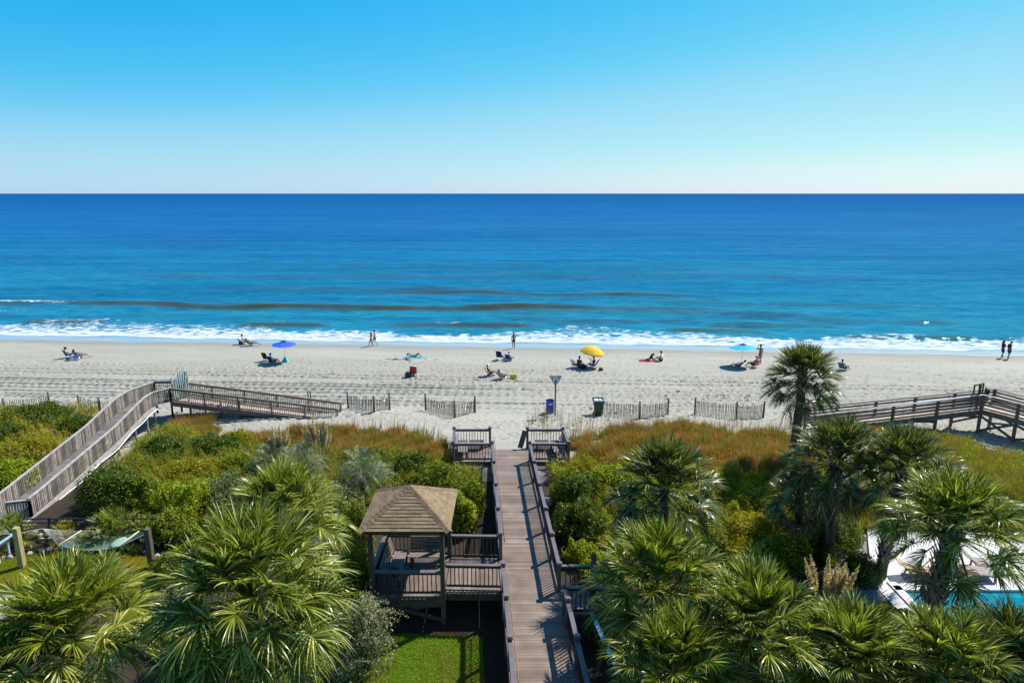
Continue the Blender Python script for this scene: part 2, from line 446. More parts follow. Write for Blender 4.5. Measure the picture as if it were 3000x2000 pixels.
for s0, amp, wv in [(46.6, .05, .4), (47.2, .05, .7), (48.1, .06, .3), (48.7, .06, .9), (49.6, .05, .2), (50.3, .07, .6), (51.0, .06, 1.1), (52.1, .08, .4), (52.7, .06, .1), (54.2, .05, .8), (55.6, .04, .5)]:
    line = s0 + 0.25 * np.sin(gx_ * 0.045 * wv + s0) + 0.4 * np.sin(gx_ * 0.017 + s0 * 1.3)
    side = np.clip((-gx_ + 6 + 8 * math.sin(s0 * 5)) / 14, 0.25, 1) if s0 < 53 else np.full_like(gx_, 0.7)
    tread = 0.75 + 0.25 * np.sign(np.sin(gx_ * 9.0))
    q = (gs_[:, None] - line[None, :])
    D += -(5.0 * amp * side * tread)[None, :] * np.exp(-(q / 0.19) ** 2) + (amp * 0.5 * side)[None, :] * np.exp(-((q - 0.33) / 0.16) ** 2)
D += 0.02 * np.sin(gx_[None, :] * 0.9 + gs_[:, None] * 1.3) * np.sin(gs_[:, None] * 0.8) + 0.012 * rng.normal(size=D.shape) * np.clip((60 - gs_[:, None]) / 8, 0.05, 1)
# small scarp where the tide stopped
D += 0.05 * _sm(61.6, 61.2, gs_[:, None] + 0.5 * np.sin(gx_[None, :] * 0.11))
ex = np.minimum(1, np.minimum(np.arange(nF), np.arange(nF)[::-1]) / 20.0)[None, :]
Z[r0:r0+mF, c0:c0+nF] += D * ex
tag(grid_mesh('beach', X, Y, Z, M['sand']), 'pale trampled sand beach with vehicle tracks and footprints', kind='structure')

m, t, b = newmat('garden_soil'); M['soil'] = m
tc = t.n.new('ShaderNodeTexCoord').outputs['Object']
f = t.ramp(t.noise(tc, 1.2, 5, 0.65), [(0.3, 0.0), (0.7, 1.0)])
f2 = t.ramp(t.noise(tc, 14, 4, 0.7), [(0.35, 0.0), (0.7, 1.0)])
t.link(t.mix(f2, t.mix(f, (0.022, 0.017, 0.011), (0.04, 0.032, 0.02)), t.mix(f, (0.045, 0.036, 0.024), (0.075, 0.06, 0.042))), b.inputs['Base Color'])
b.inputs['Roughness'].default_value = 0.95; b.inputs['Specular IOR Level'].default_value = 0.1
bn = t.n.new('ShaderNodeBump'); bn.inputs['Strength'].default_value = 0.6; bn.inputs['Distance'].default_value = 0.04
t.link(t.noise(tc, 20, 4), bn.inputs['Height']); t.link(bn.outputs[0], b.inputs['Normal'])
xs = np.concatenate([[-3000, -800, -250, -100, -60], np.arange(-48, 48.1, 0.8), [60, 100, 250, 800, 3000]])
ss = np.concatenate([[-600, -200, -60, -20, 0], np.arange(4, 33.01, 0.6), [33.2]])
X, S = np.meshgrid(xs, ss); Y = S - 0.067 * X
tag(grid_mesh('ground', X, Y, gz_np(X, Y) - 0.006, M['soil']), 'dark mulch and soil ground under the garden planting', kind='structure')

# ------------------------------------------------------------------ sea
m, t, b = newmat('sea_water'); M['sea'] = m
tc = t.n.new('ShaderNodeTexCoord').outputs['Object']
x_, s_ = scoord(t, tc)
def attr(name):
    a = t.n.new('ShaderNodeAttribute'); a.attribute_name = name; return a.outputs['Fac']
lg = t.math('LOGARITHM', s_, 10.0)           # distance from shore, log10
deepf = t.ramp(t.math('DIVIDE', lg, 5.0), [(0.372, (0.018, 0.185, 0.25)), (0.41, (0.010, 0.15, 0.25)), (0.48, (0.005, 0.112, 0.265)), (0.56, (0.003, 0.096, 0.265)), (0.66, (0.001, 0.082, 0.245)), (0.76, (0.0005, 0.072, 0.225))])
big = t.ramp(t.noise(t.mapping(tc, (0.004, 0.02, 1)), 1.0, 4), [(0.35, 0.0), (0.65, 1.0)])
colr = t.mix(big, t.mix(1.0, deepf, (0.82, 0.86, 0.9), 'MULTIPLY'), deepf)
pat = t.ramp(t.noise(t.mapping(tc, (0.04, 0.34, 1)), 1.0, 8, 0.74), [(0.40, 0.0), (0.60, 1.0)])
colr = t.mix(t.math('MULTIPLY', pat, 0.5), colr, t.mix(1.0, colr, (0.5, 0.62, 0.74), 'MULTIPLY'))  # shaded ripple faces painted into the water colour as dark streaks
far_ripple_shade = t.ramp(t.noise(t.mapping(tc, (0.012, 0.10, 1)), 1.0, 12, 0.82), [(0.36, 0.0), (0.64, 1.0)])
colr = t.mix(1.0, colr, t.mix(far_ripple_shade, (0.5, 0.66, 0.76), (1.5, 1.28, 1.18)), 'MULTIPLY')  # light and shade of distant ripples, painted into the colour
near_ripple_shade = t.ramp(t.noise(t.mapping(tc, (0.42, 1.9, 1), (0, 0, R(5))), 1.0, 8, 0.75), [(0.38, 0.0), (0.62, 1.0)])
colr = t.mix(1.0, colr, t.mix(near_ripple_shade, (0.5, 0.68, 0.78), (1.6, 1.30, 1.18)), 'MULTIPLY')  # small ripples' bright and dark facets, also painted as colour
olive = t.math('MULTIPLY', attr('olive'), t.ramp(t.noise(t.mapping(tc, (0.5, 1.2, 1)), 1.0, 3), [(0.25, 0.8), (0.6, 1.0)]), clamp=True)
colr = t.mix(olive, colr, (0.052, 0.062, 0.022))
# foam: lacy noise cut by the density stored on the surface
fv = t.mapping(tc, (0.55, 1.15, 1))
fn = t.noise(fv, 1.3, 7, 0.68)
vor = t.n.new('ShaderNodeTexVoronoi'); vor.feature = 'DISTANCE_TO_EDGE'; vor.inputs['Scale'].default_value = 1.1
dis = t.n.new('ShaderNodeVectorMath'); dis.operation = 'ADD'
nz = t.n.new('ShaderNodeTexNoise'); nz.inputs['Scale'].default_value = 1.5; nz.inputs['Detail'].default_value = 3
t.link(fv, nz.inputs['Vector']); t.link(nz.outputs['Color'], dis.inputs[0]); t.link(fv, dis.inputs[1])
t.link(dis.outputs[0], vor.inputs['Vector'])
lace = t.math('SUBTRACT', 1.0, t.math('MULTIPLY', vor.outputs['Distance'], 2.6), clamp=True)
fmix = t.math('ADD', t.math('MULTIPLY', fn, 0.75), t.math('MULTIPLY', lace, 0.32))
fo = t.math('ADD', attr('foam'), fmix)
foam = t.ramp(t.math('SUBTRACT', fo, 0.55), [(0.40, 0.0), (0.56, 1.0)])
foam = t.math('MULTIPLY', foam, t.ramp(attr('foam'), [(0.05, 0.0), (0.22, 1.0)]))
colr = t.mix(foam, colr, t.mix(t.ramp(fn, [(0.35, 0.0), (0.6, 1.0)]), (0.27, 0.35, 0.40), (0.54, 0.56, 0.58)))
sheet = attr('sheet')
colr = t.mix(t.math('MULTIPLY', sheet, t.math('SUBTRACT', 1.0, foam)), colr, (0.22, 0.29, 0.32))
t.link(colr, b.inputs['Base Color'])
rg = t.math('MULTIPLY_ADD', foam, 0.6); rg.node.inputs[2].default_value = 0.06
t.link(rg, b.inputs['Roughness'])
b.inputs['IOR'].default_value = 1.33; b.inputs['Specular IOR Level'].default_value = 0.0
bn = t.n.new('ShaderNodeBump'); bn.inputs['Distance'].default_value = 1.0
near = t.ramp(t.math('DIVIDE', lg, 5.0), [(0.37, 0.55), (0.46, 0.85), (0.6, 1.0)])
t.link(t.math('MULTIPLY', near, 0.36), bn.inputs['Strength'])
h1 = t.noise(t.mapping(tc, (0.14, 0.5, 1), (0, 0, R(6))), 1.0, 4, 0.6)
h2 = t.noise(t.mapping(tc, (0.45, 1.5, 1), (0, 0, R(-7))), 1.0, 4, 0.65)
h3 = t.noise(t.mapping(tc, (0.02, 0.075, 1), (0, 0, R(4))), 1.0, 3, 0.6)
hh = t.math('ADD', t.math('ADD', t.math('MULTIPLY', h1, 1.0), t.math('MULTIPLY', h2, 0.45)), t.math('MULTIPLY', h3, 0.8))
t.link(hh, bn.inputs['Height']); t.link(bn.outputs[0], b.inputs['Normal'])
fr = t.n.new('ShaderNodeFresnel'); fr.inputs['IOR'].default_value = 1.33; t.link(bn.outputs[0], fr.inputs['Normal'])
gl = t.n.new('ShaderNodeBsdfGlossy'); gl.inputs['Color'].default_value = (0.40, 0.80, 1.0, 1); t.link(bn.outputs[0], gl.inputs['Normal']); t.link(rg, gl.inputs['Roughness'])
cap = t.ramp(t.math('DIVIDE', lg, 5.0), [(0.370, 0.40), (0.378, 0.14), (0.42, 0.14), (0.50, 0.13), (0.62, 0.08)])
fac = t.math('MULTIPLY', t.math('MINIMUM', fr.outputs[0], cap), t.math('SUBTRACT', 1.0, foam))
ms = t.n.new('ShaderNodeMixShader'); t.link(fac, ms.inputs[0]); t.link(b.outputs[0], ms.inputs[1]); t.link(gl.outputs[0], ms.inputs[2])
t.link(ms.outputs[0], t.n['Material Output'].inputs['Surface'])

xi = np.concatenate([[-900, -400, -200, -120, -95], np.arange(-80, 80.01, 0.38), [95, 120, 200, 400, 900]])
ss = [69.0]
while ss[-1] < 112: ss.append(ss[-1] + 0.24)
while ss[-1] < 150000: ss.append(ss[-1] * 1.022 + 0.02)
ss = np.array(ss)
XI, S = np.meshgrid(xi, ss); X = XI * (1 + np.maximum(0, S - 70) / 64.0); Y = S - 0.067 * X
Z = np.full_like(X, -0.40); FO = np.zeros_like(X); OL = np.zeros_like(X)
def crest(s0, amp, xc, half, wob, fw=1.0, bw=3.2, ol=1.0, ph=0.0, soft=0.35):
    global Z, OL
    line = s0 + wob * np.sin(X * 0.07 + ph) + 0.5 * wob * np.sin(X * 0.19 + ph * 2)
    q = S - line
    env = _sm(1 + soft, 1 - soft, np.abs(X - xc) / half) * (0.9 + 0.1 * np.sin(X * 0.31 + ph))
    prof = np.where(q < 0, np.exp(-(q / fw) ** 2), np.exp(-(q / bw) ** 2))
    Z += amp * env * prof
    OL += ol * env * np.exp(-((q + fw * 0.8) / (fw * 0.85)) ** 4)
crest(93.5, 0.55, -30, 54, 0.8, 0.95, 4.5, 1.0, 0.5, .5)
crest(92.3, 0.35, 20, 22, 0.8, 1.4, 4.0, 0.4, 1.5)
crest(108.5, 0.5, 4, 26, 0.7, 1.15, 5.0, 0.9, 2.2, .5)
crest(113.0, 0.4, -28, 24, 0.9, 2.0, 5.0, 0.3, 0.2)
crest(130.0, 0.5, -40, 36, 1.2, 2.4, 6.0, 0.45, 3.0)
crest(135.0, 0.45, 35, 40, 1.2, 2.4, 6.0, 0.4, 4.0)
crest(150.0, 0.5, 0, 60, 2.0, 3, 8, 0.3, 1.0)
crest(100.5, 0.3, 40, 22, 1.0, 1.6, 4, 0.35, 5.2)
crest(80.2, 0.42, -29, 5.5, 0.3, 0.9, 2.0, 1.0, 0.1)
crest(81.0, 0.40, -6, 9, 0.5, 0.9, 2.2, 0.9, 0.9)
crest(80.0, 0.34, 25, 6, 0.4, 0.8, 2.0, 0.7, 1.9)
crest(77.8, 0.26, 47, 8, 0.35, 0.9, 2.0, 1.0, 2.9)
crest(83.5, 0.32, 33, 9, 0.6, 1.0, 2.5, 0.5, 0.4)
crest(86.5, 0.30, 12, 12, 0.7, 1.1, 2.8, 0.4, 4.4)
crest(88.0, 0.16, 48, 10, 0.7, 1.1, 2.8, 0.45, 3.4)
crest(80.5, 0.30, -58, 6, 0.4, 0.9, 2.0, 0.7, 2.0)
wv = np.zeros_like(X)
for k in range(34):
    L = 1.7 * 1.19 ** (k % 12); th = rng.normal(0, 0.42); ph = rng.uniform(0, 6.28)
    env = 0.6 + 0.4 * np.sin(X * rng.uniform(.03, .12) + S * rng.uniform(-.1, .1) + rng.uniform(0, 6.28))
    keep = 1 - _sm(60 + L * 14, 90 + L * 22, S)             # short ripples end where the mesh gets coarse
    wv += 0.0062 * L * env * keep * np.sin(2 * math.pi / L * (S * math.cos(th) + X * math.sin(th)) + ph + 0.8 * np.sin(X * 0.06 + k))
Z += wv * _sm(72, 84, S) * 0.9
Z -= 0.02 * _sm(70.5, 69, S)
up = 79.6 + 1.2*np.sin(X*0.13) + 1.0*np.sin(X*0.31+1) + 0.5*np.sin(X*0.83+2) + 5.2*np.exp(-((X-10.0)/5.0)**2) + 5.0*np.exp(-((X+54)/13)**2) + 1.2*np.exp(-((X-38)/6)**2)
lo = 71.6 + 0.35*np.sin(X*0.11+0.7) + 0.22*np.sin(X*0.37) + 0.12*np.sin(X*0.9)
band = _sm(0, 0.5, S - lo) * _sm(0, 2.6, up - S)
rag = np.sin(X*1.9+S*.7)*np.sin(X*.77-S*1.3+1)*.5 + np.sin(X*3.3+1.7*np.sin(S*1.1))*.3
up = up + 1.5*rag
band = _sm(0, 0.5, S - lo) * _sm(0, 3.4, up - S)
FO = band * (0.58 - 0.24 * _sm(72.5, 80, S)) 
FO += 0.34 * np.exp(-((S - lo - 0.6) / 0.8) ** 2) * _sm(-0.05, 0.25, S - lo)
FO += 0.5 * np.exp(-((S - 94.2) / 0.9) ** 2) * _sm(-60, -72, X) + 0.32 * np.exp(-((S - 88) / 3.0) ** 2) * _sm(-58, -75, X)
for (xc, s0, hw, a) in [(-30, 81.0, 2.2, .36), (-8, 81.4, 3.0, .4), (18, 82.2, 1.6, .3), (47, 78.6, 2.5, .42), (-62, 83.0, 5, .3), (1.5, 82.0, .9, .4)]:
    FO += a * np.exp(-((X - xc) / hw) ** 2) * np.exp(-((S - s0) / 0.5) ** 2)
SH = _sm(lo + 0.4, lo - 0.1, S)
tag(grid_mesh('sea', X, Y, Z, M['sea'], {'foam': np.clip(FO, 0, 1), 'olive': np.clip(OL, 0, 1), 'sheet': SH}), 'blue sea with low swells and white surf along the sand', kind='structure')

# ------------------------------------------------------------------ timber railings
def lerp(a, b, f): return Vector(a) * (1 - f) + Vector(b) * f

def rail_run(th, p, q, h=1.05, style='baluster', mcap='rail', mbal='rail_dark', spacing=0.155, capw=0.15, low=0.14):
    """one railing run between two posts: cap, rail below it, low rail and balusters (parts of the thing)"""
    p, q = Vector(p), Vector(q); L = (q - p).length
    up = Vector((0, 0, 1)); hd = (q - p).normalized()
    c = MB().bar(p + up*h, q + up*h, capw, 0.045)
    c.build('handrail', M[mcap], th)
    m = MB()
    if style == 'boards':
        for k in range(4):
            z = h * (0.78 - 0.235 * k) + 0.02
            m.bar(p + up*z, q + up*z, 0.04, 0.11)
        m.build('rail_board', M[mbal], th); return
    m.bar(p + up*(h-0.075), q + up*(h-0.075), 0.05, 0.095)
    m.bar(p + up*low, q + up*low, 0.05, 0.09)
    n = max(2, int(L / spacing))
    wd = 0.036 if style == 'baluster' else spacing * 0.72
    for i in range(1, n):
        a = lerp(p, q, i / n)
        tk = 0.03
        if style == 'picket':
            sd_ = Vector((hd.y, -hd.x, 0)) * 0.045
            jz = random.uniform(-0.02, 0.03)
            m.bar(a + sd_ + up*(0.02 + jz), a + sd_ + up*(h - 0.03), wd * random.uniform(0.85, 1.05), tk, up=(hd.y, -hd.x, 0))
        else:
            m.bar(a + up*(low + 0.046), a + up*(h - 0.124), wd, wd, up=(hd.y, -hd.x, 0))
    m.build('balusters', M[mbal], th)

def post(th, p, h, size=0.14, cap=True, below=0.0, mat='rail'):
    p = Vector(p)
    m = MB().box((p.x, p.y, p.z + (h - below) / 2), (size, size, h + below))
    if cap:
        m.box((p.x, p.y, p.z + h + 0.022), (size + 0.07, size + 0.07, 0.04))
        m.box((p.x, p.y, p.z + h + 0.06), (size + 0.015, size + 0.015, 0.034))
    m.build('post', M[mat], th)

def planks(th, corners, width, mat, name='deck', thick=0.04, along=0, gap=0.008):
    """decking between 4 corners a,b,c,d (a-b one end, d-c other); planks run a->b, laid from a to d"""
    a, b, c, d = [Vector(x) for x in corners]
    n = max(1, int(round(((d - a).length) / width))); m = MB()
    for i in range(n):
        f0 = i / n; f1 = (i + 1) / n - gap / max((d - a).length, 0.01)
        j = random.uniform(-0.0015, 0.0015)
        pts = [lerp(a, d, f0), lerp(b, c, f0), lerp(b, c, f1), lerp(a, d, f1)]
        for x in pts: x.z += j
        v1 = (pts[1] - pts[0]).cross(pts[3] - pts[0])
        if v1.z < 0: pts = pts[::-1]
        m.slab(pts, thick)
    return m.build(name, M[mat], th)

# ------------------------------------------------------------------ main boardwalk
DZ = 1.2
def bx(y, off): return -0.055 + 0.0633 * (34.7 - y) + off
def bp(y, off, z=DZ): return (bx(y, off), y, z)
bw = thing('boardwalk', 'long dark brown timber boardwalk running from the garden down to the beach', 'boardwalk', (bx(24, 0), 24, 0))
planks(bw, (bp(9.5, -1.14), bp(9.5, 1.14), bp(36.5, 1.14), bp(36.5, -1.14)), 0.145, 'deck')
for sgn in (-1, 1):
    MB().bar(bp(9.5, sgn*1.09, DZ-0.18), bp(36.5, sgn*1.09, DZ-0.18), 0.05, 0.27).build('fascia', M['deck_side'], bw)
ys_l = [34.7, 32.0, 29.3, 26.8, 24.55, 22.3, 20.25, 18.1, 16.0, 13.9, 11.8, 9.7]
for y in ys_l: post(bw, bp(y, -1.06), 1.14, below=DZ - gz(bx(y, -1), y) + 0.1 if y < 33 else 0.6)
for i in range(len(ys_l) - 1):
    if i == 4: continue          # opening to the gazebo deck between 24.55 and 22.3
    rail_run(bw, bp(ys_l[i] - 0.07, -1.06), bp(ys_l[i+1] + 0.07, -1.06), 1.06)
ys_r = [34.7, 32.0, 29.3, 26.8, 24.55, 22.3]
ys_r2 = [20.9, 20.1, 18.1, 16.0, 13.9, 11.8, 9.7]
for y in ys_r + ys_r2: post(bw, bp(y, 1.06), 1.14, below=DZ - gz(bx(y, 1), y) + 0.1 if y < 33 else 0.6)
for L_ in (ys_r, ys_r2):
    for i in range(len(L_) - 1):
        rail_run(bw, bp(L_[i] - 0.07, 1.06), bp(L_[i+1] + 0.07, 1.06), 1.06)
# slim inner grab rail on the left
g = MB(); 
g.tube([bp(y, -0.90, DZ + 0.86) for y in (36.0, 24.4)], 0.022, 6); g.tube([bp(y, -0.90, DZ + 0.86) for y in (22.2, 10.0)], 0.022, 6)
g.build('grab_rail', M['brownwood'], bw, True)
# look-out bays at the sea end
def bay(sgn):
    xo, xi_ = sgn * 3.26, sgn * 1.15
    planks(bw, (bp(34.6, xi_), bp(34.6, xo), bp(37.0, xo), bp(37.0, xi_)), 0.145, 'deck', 'bay_deck')
    m = MB()
    m.bar(bp(34.56, sgn*1.18, DZ-0.2), bp(34.56, xo, DZ-0.2), 0.05, 0.30)
    m.bar(bp(34.56, xo, DZ-0.18), bp(37.04, xo, DZ-0.18), 0.05, 0.27)
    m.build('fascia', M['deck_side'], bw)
    for y, o in ((34.7, xo), (37.0, xo), (37.0, sgn*1.12)):
        post(bw, bp(y, o), 1.14, below=1.1)
    rail_run(bw, bp(34.7, sgn*1.13), bp(34.7, xo - sgn*0.07), 1.06)
    rail_run(bw, bp(34.77, xo), bp(36.93, xo), 1.06)
    rail_run(bw, bp(37.0, xo - sgn*0.07), bp(37.0, sgn*1.19), 1.06)
    MB().bar(bp(35.8, sgn*1.6, DZ-0.24), bp(35.8, sgn*3.2, DZ-0.24), 0.1, 0.2).bar(bp(34.75, sgn*1.3, 0.45), bp(34.75, xo, DZ-0.4), 0.06, 0.16).build('brace', M['deck_side'], bw)
bay(-1); bay(1)
def bay_bench(sgn, lab):
    b_ = thing('bench', lab, 'bench', bp(36, sgn*2.6))
    x0, x1 = sgn*2.45, sgn*3.0
    s = MB()
    for k in range(4): s.bar(bp(34.95, x0 + (x1-x0)*(k+0.5)/4, DZ+0.45), bp(36.75, x0 + (x1-x0)*(k+0.5)/4, DZ+0.45), 0.13, 0.04)
    s.build('seat', M['benchwood'], b_)
    s = MB()
    for k in range(3): s.bar(bp(34.95, x1 + sgn*(0.03+0.05*k), DZ+0.62+0.15*k), bp(36.75, x1 + sgn*(0.03+0.05*k), DZ+0.62+0.15*k), 0.035, 0.13)
    s.build('backrest', M['benchwood'], b_)
    for y in (35.1, 35.85, 36.6):
        MB().bar(bp(y, x0 + sgn*0.05, DZ), bp(y, x0 + sgn*0.05, DZ+0.43), 0.09, 0.09).build('leg', M['rail_dark'], b_)
        MB().bar(bp(y, x1 - sgn*0.02, DZ), bp(y, x1 + sgn*0.05, DZ+0.43), 0.09, 0.06).build('leg', M['rail_dark'], b_)
    s = MB()
    for k in range(4): s.bar(bp(36.35 + 0.13*k, sgn*1.55, DZ+0.45), bp(36.35 + 0.13*k, sgn*2.36, DZ+0.45), 0.12, 0.04)
    s.build('seat', M['benchwood'], b_)
    MB().bar(bp(36.5, sgn*1.65, DZ), bp(36.5, sgn*1.65, DZ+0.43), 0.09, 0.3).build('leg', M['rail_dark'], b_)
bay_bench(-1, 'timber corner bench in the left look-out bay at the beach end of the boardwalk')
bay_bench(1, 'timber corner bench in the right look-out bay at the beach end of the boardwalk')
pb = thing('notice_board', 'narrow brown board leaning on the corner post of the right look-out bay', 'board', bp(36.95, 0.86))
MB().bar(bp(36.7, 0.66, DZ), bp(36.95, 0.98, DZ+1.0), 0.32, 0.035, up=(0.3, -1, 0)).build('panel', M['brownwood'], pb)
# landing on the right with its rails
planks(bw, (bp(20.9, 1.15), bp(20.9, 2.75), bp(22.3, 2.75), bp(22.3, 1.15)), 0.145, 'deck', 'landing_deck')
post(bw, bp(22.3, 2.75), 1.14, below=1.3); post(bw, bp(20.9, 2.9), 1.14, below=1.3)
rail_run(bw, bp(22.3, 1.14), bp(22.3, 2.68), 1.06); rail_run(bw, bp(20.9, 1.14), bp(20.9, 2.83), 1.06)
rail_run(bw, bp(22.2, 2.78), bp(20.97, 2.9), 1.06)
rail_run(bw, bp(20.1, 1.9), bp(17.0, 2.2), 0.6, mcap='steel')
sh = thing('shower_post', 'round topped timber rinse shower post beside the landing of the boardwalk', 'post', bp(22.12, 2.32))
MB().tube([bp(22.12, 2.32, 0), bp(22.12, 2.32, DZ+1.62), bp(22.12, 2.32, DZ+1.7)], [0.105, 0.105, 0.06], 12).build('pole', M['post'], sh, True)
MB().tube([bp(22.0, 2.32, DZ+1.3), bp(21.85, 2.32, DZ+1.32), bp(21.82, 2.32, DZ+1.25)], 0.02, 6).build('shower_head', M['steel'], sh, True)
hose = tag(MB().tube([bp(21.8, 2.6, DZ+0.03), bp(21.5, 2.4, DZ+0.03), bp(21.3, 2.55, DZ+0.03), bp(21.5, 2.65, DZ+0.05)], 0.018, 6).build('hose', M['black'], None, True), 'short dark hose coiled on the landing beside the boardwalk', 'hose')

# ------------------------------------------------------------------ gazebo with its side deck
GX0, GX1, GY0, GY1 = -5.25, -2.60, 22.0, 24.75
gzb = thing('gazebo', 'square gazebo with hipped tan shingle roof on tall timber posts beside the boardwalk', 'gazebo', ((GX0+GX1)/2, (GY0+GY1)/2, 0))
EZ, OV = 4.02, 0.34
e = [(GX0-OV, GY0-OV), (GX1+OV, GY0-OV), (GX1+OV, GY1+OV), (GX0-OV, GY1+OV)]
ap = Vector(((GX0+GX1)/2, (GY0+GY1)/2, EZ + 1.0))
roof = MB(); NR = 13
for k in range(4):
    p0 = Vector((*e[k], EZ)); p1 = Vector((*e[(k+1) % 4], EZ))
    nrm = (p1 - p0).cross(ap - p0).normalized()
    for r in range(NR):
        f0, f1 = r / NR, min(1.0, (r + 1.28) / NR)
        a0, a1 = lerp(p0, ap, f0), lerp(p1, ap, f0); b0, b1 = lerp(p0, ap, f1), lerp(p1, ap, f1)
        L = (a1 - a0).length; n = max(1, int(L / 0.27)); off = 0.5 * (r % 2)
        cuts = sorted(set([0.0, 1.0] + [min(1, max(0, (i + off + random.uniform(-.08, .08)) / n)) for i in range(n + 1)]))
        for c0_, c1_ in zip(cuts[:-1], cuts[1:]):
            if c1_ - c0_ < 0.01: continue
            lift = 0.028 + random.uniform(0, 0.010)
            q0, q1 = lerp(a0, a1, c0_) + nrm*lift, lerp(a0, a1, c1_) + nrm*lift
            q2, q3 = lerp(b0, b1, c1_) + nrm*0.006, lerp(b0, b1, c0_) + nrm*0.006
            roof.slab([q0, q1, q2, q3], 0.012)
rf = roof.build('roof', M['shingle'], gzb)
hip = MB()
for k in range(4):
    c = Vector((*e[k], EZ)); d = (ap - c); dn = d.normalized(); side = Vector((-dn.y, dn.x, 0)).normalized()
    for i in range(14):
        f0 = i / 14; a = c + d * f0 + Vector((0, 0, 0.062)); b_ = c + d * min(1, f0 + 0.095) + Vector((0, 0, 0.045))
        for s_g in (-1, 1):
            dr = side * s_g * 0.15 + Vector((0, 0, -0.085))
            hip.poly([a, a + dr, b_ + dr, b_] if s_g < 0 else [a, b_, b_ + dr, a + dr])
            lo_ = Vector((0, 0, -0.018))
            hip.poly([a, a + lo_, a + dr + lo_, a + dr])
hip.build('hip_ridge', M['hipcap'], rf)
und = MB()
und.slab([Vector((*p, EZ + 0.004)) for p in e], 0.03)
for k in range(4): und.poly([Vector((*e[k], EZ+0.004)), Vector((*e[(k+1) % 4], EZ+0.004)), ap - Vector((0, 0, 0.02))])
und.build('soffit', M['beam'], rf)
bm_ = MB()
bm_.bar((GX0-0.2, GY0, 3.86), (GX1+0.2, GY0, 3.86), 0.09, 0.24).bar((GX0-0.2, GY1, 3.86), (GX1+0.2, GY1, 3.86), 0.09, 0.24)
bm_.bar((GX0, GY0+0.05, 3.86), (GX0, GY1-0.05, 3.86), 0.09, 0.24).bar((GX1, GY0+0.05, 3.86), (GX1, GY1-0.05, 3.86), 0.09, 0.24)
bm_.build('beam', M['beam'], gzb)
for x in (GX0, GX1):
    for y in (GY0, GY1):
        MB().box((x, y, 1.85), (0.17, 0.17, 3.9)).build('post', M['post'], gzb)
planks(gzb, ((GX0-0.1, GY0-0.12, DZ), (GX0-0.1, GY1+0.1, DZ), (GX1+0.02, GY1+0.1, DZ), (GX1+0.02, GY0-0.12, DZ)), 0.145, 'deck', 'floor_deck')
m = MB(); m.bar((GX0-0.1, GY0-0.15, DZ-0.2), (GX1+0.1, GY0-0.15, DZ-0.2), 0.05, 0.34).bar((GX0-0.13, GY0-0.1, DZ-0.2), (GX0-0.13, GY1+0.1, DZ-0.2), 0.05, 0.34)
m.bar((GX0+0.9, GY0-0.1, DZ-0.21), (GX0+0.9, GY1, DZ-0.21), 0.05, 0.3).bar((GX0+1.8, GY0-0.1, DZ-0.21), (GX0+1.8, GY1, DZ-0.21), 0.05, 0.3)
m.build('fascia', M['beam'], gzb)
MB().bar((GX1-0.1, GY0+0.1, 0.1), (GX0+0.1, GY0+0.1, DZ-0.35), 0.05, 0.16).bar((GX0+0.1, GY0+0.16, 0.1), (GX1-0.1, GY0+0.16, DZ-0.35), 0.05, 0.16).build('cross_brace', M['post'], gzb)
rail_run(gzb, (GX0+0.09, GY0, DZ), (GX1-0.09, GY0, DZ), 1.0, capw=0.2)
rail_run(gzb, (GX0, GY0+0.09, DZ), (GX0, GY1-0.09, DZ), 1.0)
rail_run(gzb, (GX0+0.09, GY1, DZ), (GX1-0.09, GY1, DZ), 1.0)
# connecting deck
cx0 = GX1 + 0.05
planks(gzb, ((cx0, 22.25, DZ), (cx0, 24.6, DZ), (bx(24.6, -1.17), 24.6, DZ), (bx(22.25, -1.17), 22.25, DZ)), 0.145, 'deck', 'side_deck')
MB().bar((cx0, 22.21, DZ-0.19), (bx(22.2, -1.17), 22.21, DZ-0.19), 0.05, 0.29).build('fascia', M['beam'], gzb)
rail_run(gzb, (GX1+0.09, 22.45, DZ), (bx(22.35, -1.14), 22.38, DZ), 1.02)
rail_run(gzb, (GX1+0.09, 24.6, DZ), (bx(24.55, -1.14), 24.55, DZ), 1.04)
# seats inside
def gbench(lab, x0, y0, x1, y1, back):
    b_ = thing('bench', lab, 'bench', ((x0+x1)/2, (y0+y1)/2, DZ))
    alongx = abs(back[1]) > 0
    s = MB(); n = 4
    for k in range(n):
        f = (k + 0.5) / n
        if alongx: s.bar((x0, y0 + (y1-y0)*f, DZ+0.45), (x1, y0 + (y1-y0)*f, DZ+0.45), abs(y1-y0)/n - 0.012, 0.035)
        else: s.bar((x0 + (x1-x0)*f, y0, DZ+0.45), (x0 + (x1-x0)*f, y1, DZ+0.45), abs(x1-x0)/n - 0.012, 0.035)
    s.build('seat', M['benchwood'], b_)
    s = MB()
    for k in range(4):
        z = DZ + 0.56 + 0.135*k; o = 0.05 + 0.045*k
        if alongx:
            yy = (y1 if back[1] > 0 else y0) + back[1]*o; s.bar((x0, yy, z), (x1, yy, z), 0.03, 0.122)
        else:
            xx = (x1 if back[0] > 0 else x0) + back[0]*o; s.bar((xx, y0, z), (xx, y1, z), 0.03, 0.122)
    s.build('backrest', M['benchwood'], b_)
    for f in (0.08, 0.92):
        if alongx: xx = x0 + (x1-x0)*f; [MB().bar((xx, yy, DZ), (xx, yy, DZ+0.43), 0.08, 0.08).build('leg', M['rail_dark'], b_) for yy in (y0+0.05, y1-0.05)]
        else: yy = y0 + (y1-y0)*f; [MB().bar((xx, yy, DZ), (xx, yy, DZ+0.43), 0.08, 0.08).build('leg', M['rail_dark'], b_) for xx in (x0+0.05, x1-0.05)]
